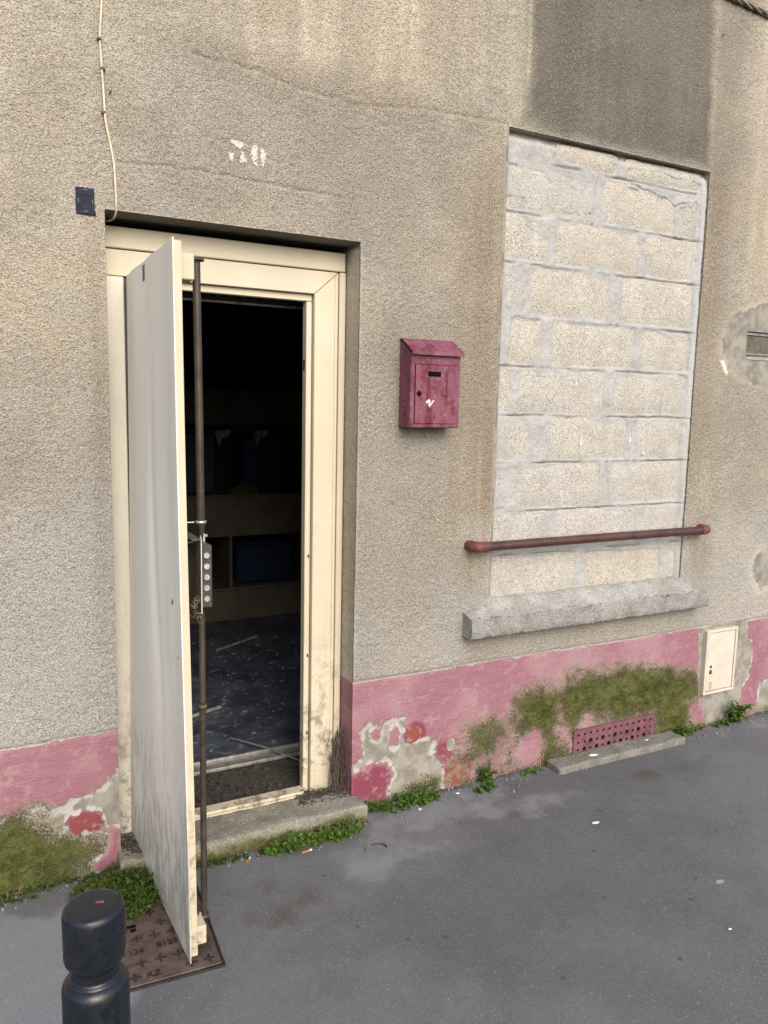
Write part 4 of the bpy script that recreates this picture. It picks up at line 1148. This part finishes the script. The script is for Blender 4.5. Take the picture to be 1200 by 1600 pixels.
for q in ((gx0, gx0 + .01, gz0, gz1), (gx1 - .01, gx1, gz0, gz1), (gx0 + .01, gx1 - .01, gz0, gz0 + .007), (gx0 + .01, gx1 - .01, gz1 - .007, gz1)):
    b.add([(q[0], gy, q[2]), (q[1], gy, q[2]), (q[1], gy, q[3]), (q[0], gy, q[3])], [(0, 1, 2, 3)])
for a_, c_ in (((gx0, gz0), (gx1, gz0)), ((gx1, gz0), (gx1, gz1)), ((gx1, gz1), (gx0, gz1)), ((gx0, gz1), (gx0, gz0))):
    b.add([(a_[0], gy, a_[1]), (c_[0], gy, c_[1]), (c_[0], .004, c_[1]), (a_[0], .004, a_[1])], [(0, 3, 2, 1)])
b.build("plate", 'vent', vg)
part("duct", 'black', vg, (VX0 - .03, VX1 + .03, .121, .125, VZ0 - .03, VZ1 + .03))

# ---- utility cabinet
cb = empty("utility_cabinet", (3.357, 0, .178)); tag(cb, "small cream meter cabinet let into the cement patch", "meter cabinet")
X0, X1, Z0, Z1 = 3.243, 3.471, .178, .517
part("frame", 'cab', cb, (X0, X0 + .014, -.022, .01, Z0, Z1), (X1 - .014, X1, -.022, .01, Z0, Z1), (X0 + .0142, X1 - .0142, -.022, .01, Z0, Z0 + .014), (X0 + .0142, X1 - .0142, -.022, .01, Z1 - .014, Z1), bev=.002)
part("door_gap", 'black', cb, (X0 + .013, X1 - .013, -.010, .0, Z0 + .013, Z1 - .013))
cd = part("cabinet_door", 'cab', cb, (X0 + .0175, X1 - .0175, -.020, -.0102, Z0 + .0175, Z1 - .0175), bev=.003)
part("lock", 'steel_dark', cd, (X0 + .036, X0 + .050, -.0212, -.0196, .318, .332)); part("latch", 'steel_dark', cd, (X0 + .034, X0 + .052, -.0212, -.0196, .286, .308))
part("tape_mark", m_plain("brown_stain", (.40, .33, .26), .8), cd, (X0 + .035, X0 + .037, -.0207, -.0198, .255, .275), (X0 + .037, X0 + .060, -.0207, -.0198, .273, .275), (X0 + .036, X0 + .062, -.0207, -.0198, .205, .245))
# ---- letter slot at the right
ls = empty("letter_slot", (3.507, .0, 1.874)); tag(ls, "brown metal letter flap set in a grey cement patch", "letter flap")
part("frame", 'alu', ls, (SX0 + .002, SX1 - .002, .010, .045, SZ1 - .016, SZ1 - .002), (SX0 + .002, SX1 - .002, .010, .045, SZ0 + .002, SZ0 + .016), (SX0 + .002, SX0 + .010, .010, .045, SZ0 + .0162, SZ1 - .0162), (SX1 - .010, SX1 - .002, .010, .045, SZ0 + .0162, SZ1 - .0162), bev=.001)
fl = part("flap", 'slot', ls, (SX0 + .0105, SX1 - .0105, .018, .022, SZ0 + .018, SZ1 - .018), bev=.001)
part("flap_ridge", 'alu', fl, (SX0 + .014, SX1 - .014, .0150, .0178, SZ0 + .028, SZ0 + .033)); part("keyhole", 'black', fl, (SX0 + .048, SX0 + .056, .0168, .0179, SZ0 + .066, SZ0 + .070))
# ---- small plate and cable
pl = empty("sign_plate", (.333, -.008, 2.171)); tag(pl, "small dark blue plate on the wall left of the door", "plate")
MB().prism([(.306, 2.249), (.3595, 2.249), (.3600, 2.186), (.3635, 2.181), (.3635, 2.171), (.3065, 2.171)], 'y', -.0130, -.0075, .001).build("plate", 'plate', pl)
for q in ((.327, .340, -.0134, -.0129, 2.2425, 2.2437), (.3125, .3138, -.0134, -.0129, 2.205, 2.216), (.3535, .3548, -.0134, -.0129, 2.205, 2.216), (.328, .341, -.0134, -.0129, 2.1795, 2.1807)): part("print", 'plate_print', pl, q)
part("groove", 'black', pl, (.311, .355, -.0133, -.0129, 2.2275, 2.2283))
cbl = empty("cable", (.41, -.01, 2.8)); tag(cbl, "thin cream cable hanging down the wall into the door recess", "cable")
cp = [(.40, 3.6), (.397, 3.2), (.396, 2.80), (.387, 2.685), (.391, 2.60), (.397, 2.453), (.412, 2.381), (.420, 2.326), (.4235, 2.225)]
pts = []
for (a, b_) in zip(cp[:-1], cp[1:]):
    for k in range(6):
        t = k / 6; pts.append((a[0] + (b_[0] - a[0]) * t, -.0135 + .002 * math.sin(len(pts) * .4), a[1] + (b_[1] - a[1]) * t))
sm_ = [pts[0]] + [tuple((Vector(pts[i - 1]) + 2 * Vector(pts[i]) + Vector(pts[i + 1])) / 4) for i in range(1, len(pts) - 1)] + [pts[-1]]
sm_ += [(.424, -.012, 2.195), (.4235, .010, 2.182), (.421, .04, 2.178), (.414, .08, 2.180), (.408, .118, 2.183)]
MB().tube(sm_, .0036, 8).build("sheath", 'cable', cbl)
for zz, xx in ((2.683, .387), (2.60, .3965), (2.475, .3955)): part("clip", 'clip', cbl, (xx - .008, xx + .004, -.019, -.004, zz - .004, zz + .004), bev=.001)
ov = empty("overhead_wire", (3.2, -.02, 3.5)); tag(ov, "old dark cable bundle crossing the upper right corner of the wall", "cable")
for k in range(3):
    pts = []
    for i in range(90):
        t = i / 89; xx = 2.9 + t * 1.6; a = i * .55 + k * 2.1
        pts.append((xx, -.022 + .007 * math.cos(a), 3.436 - .02 * (xx - 3.3) + .006 * math.sin(xx * 9) + .007 * math.sin(a)))
    MB().tube(pts, .0052, 7).build("strand", 'dark_rope', ov)
# ---- nails and small fixings on the wall belong to the house
for xx, zz in ((.412, 2.535), (3.04, 3.28)): MB().tube([(xx, -.004, zz), (xx + .004, -.022, zz + .003)], .0025, 6).build("nail", 'clip', house)

# ---- bollard
bo = empty("bollard", (.136, -1.432, 0)); tag(bo, "dark blue black steel bollard with ringed neck in the foreground", "bollard")
R_ = .0475; T = .820
prof = [(R_ + .004, -.02), (R_ + .004, T - .140), (R_ + .0025, T - .1325), (R_ - .001, T - .127), (R_ - .006, T - .1235), (R_ - .0085, T - .1225), (R_ - .0085, T - .1185), (R_ - .0090, T - .1175), (R_ - .0098, T - .117), (R_ - .0105, T - .114), (R_ - .0105, T - .104), (R_ - .0098, T - .100), (R_ - .006, T - .094), (R_ - .001, T - .088), (R_, T - .080), (R_, T - .014), (R_ - .0012, T - .007), (R_ - .004, T - .0025), (R_ - .009, T - .0004), (R_ - .016, T), (.0001, T + .0008)]
MB().lathe(prof, (.136, -1.432, 0), 64).build("post", 'bollard', bo)
MB().lathe([(R_ + .035, .001), (R_ + .034, .006), (R_ + .014, .008), (R_ + .007, .020), (R_ + .004, .022)], (.136, -1.432, 0), 40).build("base_collar", 'bollard', bo)
b = MB(); b.box(.140, .152, -1.436, -1.431, T + .0004, T + .0014, 0, 1, Matrix.Rotation(rad(-20), 3, 'Z')); b.build("scratch", 'bollard_chip', bo)

# ---- manhole cover
mh = empty("manhole_cover", (.40, -.40, 0)); tag(mh, "square rusty cast iron access cover with crosses under the door", "manhole cover")
ma = rad(-3.0)
mc = Vector((.395, -.415, 0)); mr = Matrix.Rotation(ma, 3, 'Z')
def mloc(u, v, z=0.0): 
    p = mr @ Vector((u, v, 0)); return Vector((mc.x + p.x, mc.y + p.y, z))
HW, HD = .185, .195
MB().box(mc.x - HW - .010, mc.x + HW + .010, mc.y - HD - .010, mc.y + HD + .010, -.03, .0048, .001, 1, mr).build("frame", 'iron_rib', mh)
MB().box(mc.x - HW, mc.x + HW, mc.y - HD, mc.y + HD, -.03, .0075, .0015, 1, mr).build("cover", 'iron', mh)
cr = MB().box(-.0165, .0165, -.0035, .0035, .0, .0030, .0008).box(-.0035, .0035, .0036, .0165, .0, .0030, .0008).box(-.0035, .0035, -.0165, -.0036, .0, .0030, .0008)
crm = cr.build("cross_rib", 'iron_rib', mh, origin=(0, 0, 0)); me_c = crm.data
bpy.data.objects.remove(crm)
k = 0
for iu in range(7):
    for iv in range(7):
        u = -.156 + iu * .052 + (.026 if iv % 2 else 0); v = -.165 + iv * .055
        if u > .165 or (iv in (2,) and u < .12 and u > -.14) or (iv == 0 and -.02 < u < .06) or (iv == 4 and abs(u - .0) < .03): continue
        o = link("cross_rib", me_c, mh, mloc(u, v, .0071)); o.rotation_euler.z = ma
def text_mesh(body, size, depth):
    cu = bpy.data.curves.new("lettering", 'FONT'); cu.body = body; cu.size = size; cu.extrude = depth; cu.align_x = 'LEFT'
    ob = bpy.data.objects.new("lettering", cu); COL.objects.link(ob)
    bpy.context.view_layer.update()
    me = bpy.data.meshes.new_from_object(ob.evaluated_get(bpy.context.evaluated_depsgraph_get()))
    bpy.data.objects.remove(ob); return me
for body, u, v, s in (("EN", -.135, -.066, .030), ("124", -.058, -.066, .030), ("B125", .022, -.060, .031), ("KZ", -.020, -.176, .030)):
    me = text_mesh(body, s, .0012); me.materials.clear(); me.materials.append(M['iron_rib'])
    o = link("lettering", me, mh, mloc(u, v, .0088)); o.rotation_euler.z = ma
for u in (-.088, -.074):
    b = MB(); b.tube([mloc(u + .006 * math.cos(a * .628), -.055 + .006 * math.sin(a * .628), .0085) for a in range(11)], .0016, 6); b.build("ring_mark", 'iron_rib', mh)
MB().box(-.030, .030, -.024, .024, -.004, .0005).build("key_slot", 'iron', mh, origin=(0, 0, 0)).location = mloc(-.045, .055, .0075) - ORG[mh]
MB().box(-.024, .024, .002, .015, 0, .0008).box(-.022, -.010, -.018, -.004, 0, .0008).box(.004, .022, -.018, -.004, 0, .0008).build("slot_hole", 'black', mh, origin=(0, 0, 0)).location = mloc(-.045, .055, .0081) - ORG[mh]

# ---- things seen inside the doorway
su = empty("shelf_unit", (1.8, 2.8, .052)); tag(su, "dark wooden shelf unit deep inside the room", "shelf")
part("board", 'board', su, (1.00, 3.0, 2.72, 2.74, .053, .270)); part("board", 'board', su, (1.00, 3.0, 2.72, 2.74, .665, .945))
part("board", 'board', su, (1.00, 3.0, 2.74, 3.18, .270, .285)); part("board", 'board', su, (1.00, 3.0, 2.74, 3.18, .945, .960))
part("upright", 'board', su, (1.585, 1.605, 2.725, 3.18, .286, .664)); part("upright", 'board', su, (2.25, 2.27, 2.725, 3.18, .286, .664))
part("board", 'board', su, (1.00, 3.0, 2.98, 3.0, 1.45, 1.70))
def crate(name, label, cat, x0, x1, y0, y1, z0, z1, mat, grp=None):
    e = empty(name, ((x0 + x1) / 2, (y0 + y1) / 2, z0)); tag(e, label, cat, grp)
    part("body", mat, e, (x0, x1, y0, y1, z0 + .001, z1), bev=.02); part("rim", mat, e, (x0 - .01, x1 + .01, y0 - .01, y1 + .01, z1 + .0005, z1 + .02), bev=.005)
crate("storage_box", "dark blue plastic box in the lower shelf bay", "box", 1.66, 2.1, 2.80, 3.1, .286, .58, 'blue')
crate("storage_box", "dark blue plastic box on the shelf top at left", "box", 1.22, 1.52, 2.80, 3.0, .961, 1.40, 'blue')
crate("storage_box", "dark blue plastic box on the shelf top at right", "box", 1.70, 2.02, 2.80, 3.0, .961, 1.36, 'blue')
for k, (xx, lab) in enumerate(((1.50, "torn pale paper hanging above the left blue box"), (1.78, "torn pale paper hanging above the right blue box"))):
    o = MB().prism([(xx, 1.41), (xx + .12, 1.42), (xx + .10, 1.37), (xx + .06, 1.36), (xx + .03, 1.30)], 'y', 2.790, 2.7915).build("torn_paper", 'debris'); tag(o, lab, "paper")
b = MB()
for i in range(5): b.tube([(1.62 + .02 * i, 2.80, .965), (1.68 + .018 * i, 2.80, 1.01 + .006 * (2 - abs(i - 2))), (1.76 + .014 * i, 2.80, .965)], .022, 8)
o = b.build("cloth_heap", 'ochre'); tag(o, "crumpled ochre cloth on top of the shelf unit", "cloth")
b = MB(); b.tube([(.995, .735, .066), (1.11, .54, .076), (1.24, .33, .058)], .0045, 8); o = b.build("metal_rod", 'zinc'); tag(o, "thin pale metal rod lying across the floor rails", "rod")
b = MB(); rg = random.Random(9)
for k in range(700):
    px, py = rg.uniform(.55, 2.6), rg.uniform(.62, 2.7); s = rg.choice((.003, .004, .006, .010)) * rg.uniform(.6, 1.3)
    b.box(px - s, px + s, py - s * .5, py + s * .5, .0502, .0515 + s * .2, 0, 1, Matrix.Rotation(rg.uniform(0, 3.1), 3, 'Z') @ Matrix.Rotation(rg.uniform(-.25, .25), 3, 'X'))
o = b.build("floor_debris", 'debris'); tag(o, "scattered plaster scraps over the dark room floor", kind='stuff')
for k, (ax, ay, bx_, by_, lab) in enumerate(((1.30, 2.05, 1.62, 2.22, "broken lath on the dark floor near the shelf at left"), (2.05, 2.45, 2.45, 2.40, "broken lath on the dark floor near the right door jamb"), (.78, 1.02, 1.06, 1.12, "short lath on the dark floor close to the door"))):
    b = MB(); b.tube([(ax, ay, .060), (bx_, by_, .066)], .011, 5, True, False); o = b.build("broken_lath", 'debris'); tag(o, lab, "lath")

# ---- plants
def leafy(name, label, cat, base, n, rx, ry, hgt, size, seed, mat='leaf', stems=True, cat_group=None, lean=(0, -.3), kind=None, flat=.0):
    """a clump: bent stems that carry folded, pointed leaves"""
    rg = random.Random(seed); e = empty(name, base); tag(e, label, cat, cat_group, kind)
    lv = MB(); sv = MB(); base = Vector(base)
    ns = max(3, n // 9); stem_pts = []
    for s in range(ns):
        a = rg.uniform(0, 2 * math.pi); q = math.sqrt(rg.random())
        p0 = base + Vector((q * rx * math.cos(a), q * ry * math.sin(a), 0)); p0.y = min(p0.y, -.004) if abs(base.y) < .2 else p0.y
        hh = hgt * rg.uniform(.35, 1.0) * (1 - .5 * q)
        tip = p0 + Vector((rg.uniform(-.5, .5) * hh + .25 * rx * math.cos(a) + lean[0] * hh, rg.uniform(-.4, .3) * hh + lean[1] * hh, hh))
        mid = p0.lerp(tip, .5) + Vector((0, 0, .15 * hh))
        if stems: sv.tube([p0, mid, tip], [.0016, .0013, .0008], 4, False)
        for k in range(9):
            t = rg.uniform(.15, 1.0); c = p0.lerp(mid, min(1, t * 2)) if t < .5 else mid.lerp(tip, (t - .5) * 2)
            az = rg.uniform(0, 2 * math.pi); el = rg.uniform(-.35, .7)
            d = Vector((math.cos(az) * math.cos(el), math.sin(az) * math.cos(el) - .25, math.sin(el))).normalized()
            sd_ = d.cross(Vector((rg.uniform(-.4, .4), rg.uniform(-.4, .4), 1))).normalized(); up = sd_.cross(d).normalized()
            Ls = size * rg.uniform(.35, 1.2); w = Ls * rg.uniform(.30, .42); fold = rg.uniform(.05, .25) * Ls
            P = [c, c + d * Ls * .22 + sd_ * w * .75 + up * fold, c + d * Ls * .55 + sd_ * w + up * fold * .8, c + d * Ls - up * Ls * .18, c + d * Ls * .55 - sd_ * w + up * fold * .8, c + d * Ls * .22 - sd_ * w * .75 + up * fold, c + d * Ls * .5]
            P = [Vector((p.x, min(p.y, .09 if base.x < 1.2 and base.y > -.05 else p.y), max(p.z, .002))) for p in P]
            lv.add(P, [(0, 1, 6), (1, 2, 6), (2, 3, 6), (3, 4, 6), (4, 5, 6), (5, 0, 6)], False)
    gb = MB()
    for k in range(max(4, n // 40)):
        a = rg.uniform(0, 2 * math.pi); p = base + Vector((rx * rg.uniform(-1, 1), ry * rg.uniform(-1, .3), 0.001)); hh = (hgt + .02) * rg.uniform(.5, 1.15)
        d = Vector((math.cos(a), math.sin(a) - .5, 0)) * hh * rg.uniform(.2, .9)
        gb.tube([p, p + d * .35 + Vector((0, 0, hh * .7)), p + d + Vector((0, 0, hh * rg.uniform(.5, .95)))], [.0011, .0009, .0003], 3, False)
    gb.build("grass_blades", 'straw' if seed % 2 else 'leaf', e)["kind"] = "stuff"
    lv.build("leaves", mat, e)["kind"] = "stuff"
    if stems: sv.build("stems", 'moss_leaf', e)["kind"] = "stuff"
    return e
leafy("weed", "leafy green weed at the foot of the doorstep beside the stone's right end", "weed", (1.12, -.140, .0), 700, .115, .034, .080, .024, 21)
leafy("weed", "leafy green weed at the middle of the doorstep's foot", "weed", (.945, -.145, .0), 330, .060, .032, .080, .026, 22)
leafy("weed", "small ragged weed between doorstep end and pink wall", "weed", (1.345, -.030, .0), 110, .020, .02, .055, .020, 23)
leafy("weed", "spreading green weed under the bare patch of the pink wall", "weed", (1.50, -.045, .0), 520, .12, .04, .070, .024, 24)
leafy("weed", "slender green weed climbing the wall left of the vent", "weed", (1.905, -.025, .0), 120, .020, .014, .150, .022, 25)
leafy("weed", "small weed sprig on the asphalt in front of the pink wall", "weed", (1.86, -.085, .0), 90, .035, .03, .060, .022, 26)
leafy("weed", "low weed beside the left end of the stone ledge", "weed", (2.14, -.030, .0), 80, .07, .02, .030, .018, 27)
leafy("weed", "dark green weed at the right end of the stone ledge", "weed", (3.065, -.040, .0), 110, .04, .03, .085, .028, 28)
leafy("weed", "low weed trailing between stone ledge and meter cabinet", "weed", (3.18, -.035, .0), 90, .07, .025, .040, .02, 29)
leafy("weed", "upright green weed below the cream meter cabinet", "weed", (3.475, -.030, .0), 240, .035, .02, .170, .028, 30)
leafy("weed", "little dark weed left of the upright one under the cabinet", "weed", (3.385, -.030, .0), 90, .04, .02, .060, .022, 31)
leafy("weed_mound", "dense green mound of weeds in the corner left of the open door", "weed", (.355, -.165, .0), 4200, .120, .145, .095, .014, 32, 'moss_leaf', lean=(.1, -.35))
leafy("weed", "mossy weed strip along the doorstep foot next to the open door", "weed", (.745, -.125, .0), 300, .17, .016, .022, .014, 33, 'moss_leaf')
leafy("weed", "tiny weed right beside the door's free edge at the step", "weed", (.60, -.118, .0), 120, .06, .015, .030, .013, 34, 'moss_leaf')
leafy("weed", "sparse weed tuft against the mossy wall behind the bollard", "weed", (.13, -.03, .0), 260, .16, .03, .03, .015, 35, 'moss_leaf')

# dead roots hanging down the right door jamb
b = MB(); rg = random.Random(41)
for k in range(70):
    p = Vector((rg.uniform(1.225, 1.266), rg.uniform(.055, .098), rg.uniform(.16, .335))); pts = [p]
    for s in range(6):
        p = p + Vector((rg.uniform(-.014, .014), rg.uniform(-.012, .008), rg.uniform(-.055, .004))); p.x = min(p.x, 1.264); p.z = max(p.z, .068); p.y = min(p.y, .1); pts.append(p)
    b.tube(pts, rg.uniform(.0006, .0016), 4, False)
for k in range(60):
    p = Vector((rg.uniform(1.10, 1.265), rg.uniform(.03, .095), .072)); pts = [p]
    for s in range(4):
        p = p + Vector((rg.uniform(-.02, .02), rg.uniform(-.014, .012), rg.uniform(-.004, .008))); p.z = max(p.z, .070); p.x = min(p.x, 1.264); p.y = min(p.y, .1); pts.append(p)
    b.tube(pts, rg.uniform(.0007, .0016), 4, False)
o = b.build("dry_roots", 'dry'); tag(o, "tangle of dead roots clinging to the right door jamb", "roots")
b = MB(); rg = random.Random(42)
for k in range(420):
    px = rg.choice((rg.uniform(1.06, 1.262), rg.uniform(.395, .47))); py = rg.uniform(.0, .098) if px > 1 else rg.uniform(-.05, .09); s = rg.uniform(.0015, .0045)
    b.box(px - s, px + s, py - s, py + s, .060, .066 + s * 1.1, 0, 1, Matrix.Rotation(rg.uniform(0, 3), 3, 'Z') @ Matrix.Rotation(rg.uniform(0, 1), 3, 'X'))
o = b.build("soil_crumbs", 'soot'); tag(o, "dark soil crumbs gathered in the corners of the doorstep", kind='stuff')

# ---- litter on the pavement
def butt(name, label, x, y, z, a, L=.026):
    e = empty(name, (x, y, z)); tag(e, label, "cigarette end", "litter on the pavement"); d = Vector((math.cos(a), math.sin(a), 0)); p = Vector((x, y, z + .0045))
    MB().tube([p, p + d * L], .0038, 10).build("filter", 'butt', e); MB().tube([p + d * (L + .0003), p + d * (L + .009)], [.0038, .0034], 10).build("paper", 'scrap', e)
butt("cigarette_butt", "orange cigarette end under the leaves at the step", .985, -.195, .0, .15, .032)
butt("cigarette_butt", "short orange cigarette end lying left of the weeds", .79, -.165, .0, .9, .020)
def scrap(name, label, cat, x, y, z, r, seed, mat='scrap', flat=.5):
    rg = random.Random(seed); K = 9; b = MB()
    ring = [(x + r * rg.uniform(.5, 1.2) * math.cos(2 * math.pi * k / K), y + r * .6 * rg.uniform(.5, 1.2) * math.sin(2 * math.pi * k / K)) for k in range(K)]
    vs = [(p[0], p[1], z + .0008) for p in ring] + [(p[0] * .6 + x * .4, p[1] * .6 + y * .4, z + r * flat * rg.uniform(.2, .5)) for p in ring] + [(x, y, z + r * flat * .35)]
    fs = [(k, (k + 1) % K, K + (k + 1) % K, K + k) for k in range(K)] + [(K + k, K + (k + 1) % K, 2 * K) for k in range(K)]
    b.add(vs, fs); o = b.build(name, mat); tag(o, label, cat, "litter on the pavement")
scrap("paper_scrap", "white crumpled paper scrap on the stone ledge before the vent", "paper", 2.475, -.070, .031, .024, 51)
scrap("paper_scrap", "small white paper scrap on the right of the stone ledge", "paper", 2.83, -.055, .031, .013, 52)
scrap("paper_scrap", "torn white paper fibres lying in the open pavement", "paper", 2.105, -.494, .002, .020, 53, flat=.3)
scrap("dirt_splat", "pale grey splat on the pavement at right", "splat", 2.226, -.976, .0005, .020, 54, 'gum', .05)
scrap("pebble", "small white pebble on the pavement at the right", "pebble", 2.044, -1.163, .001, .008, 55, flat=.9)
scrap("pebble", "little white pebble beside the pink wall's weeds", "pebble", 1.53, -.105, .001, .010, 56, flat=.9)
scrap("pebble", "pale crumb in front of the bare wall patch", "pebble", 1.74, -.06, .001, .010, 57, flat=.9)
b = MB(); b.tube([(1.246 + .035 * math.cos(a * .28 - .4), -.285 + .028 * math.sin(a * .28 - .4), .005) for a in range(9)], .0026, 6); o = b.build("wire_loop", 'steel_dark'); tag(o, "curved bit of dark wire on the pavement before the step", "wire", "litter on the pavement")
b = MB(); b.tube([(1.195, -.285, .004), (1.222, -.25, .012)], .0013, 5); o = b.build("straw", 'stick'); tag(o, "thin dry straw beside the dark wire", "straw", "litter on the pavement")
b = MB(); rg = random.Random(77)
for k in range(260):
    px, py = rg.uniform(-.1, 3.8), -abs(rg.gauss(0, .05)) - .008
    if .37 < px < 1.31: py -= .095
    s = rg.uniform(.0012, .0045); b.box(px - s, px + s, py - s, py + s, .0, .003 + s, 0, 1, Matrix.Rotation(rg.uniform(0, 3), 3, 'Z'))
o = b.build("grit", 'debris'); tag(o, "loose grit along the foot of the wall", kind='stuff')
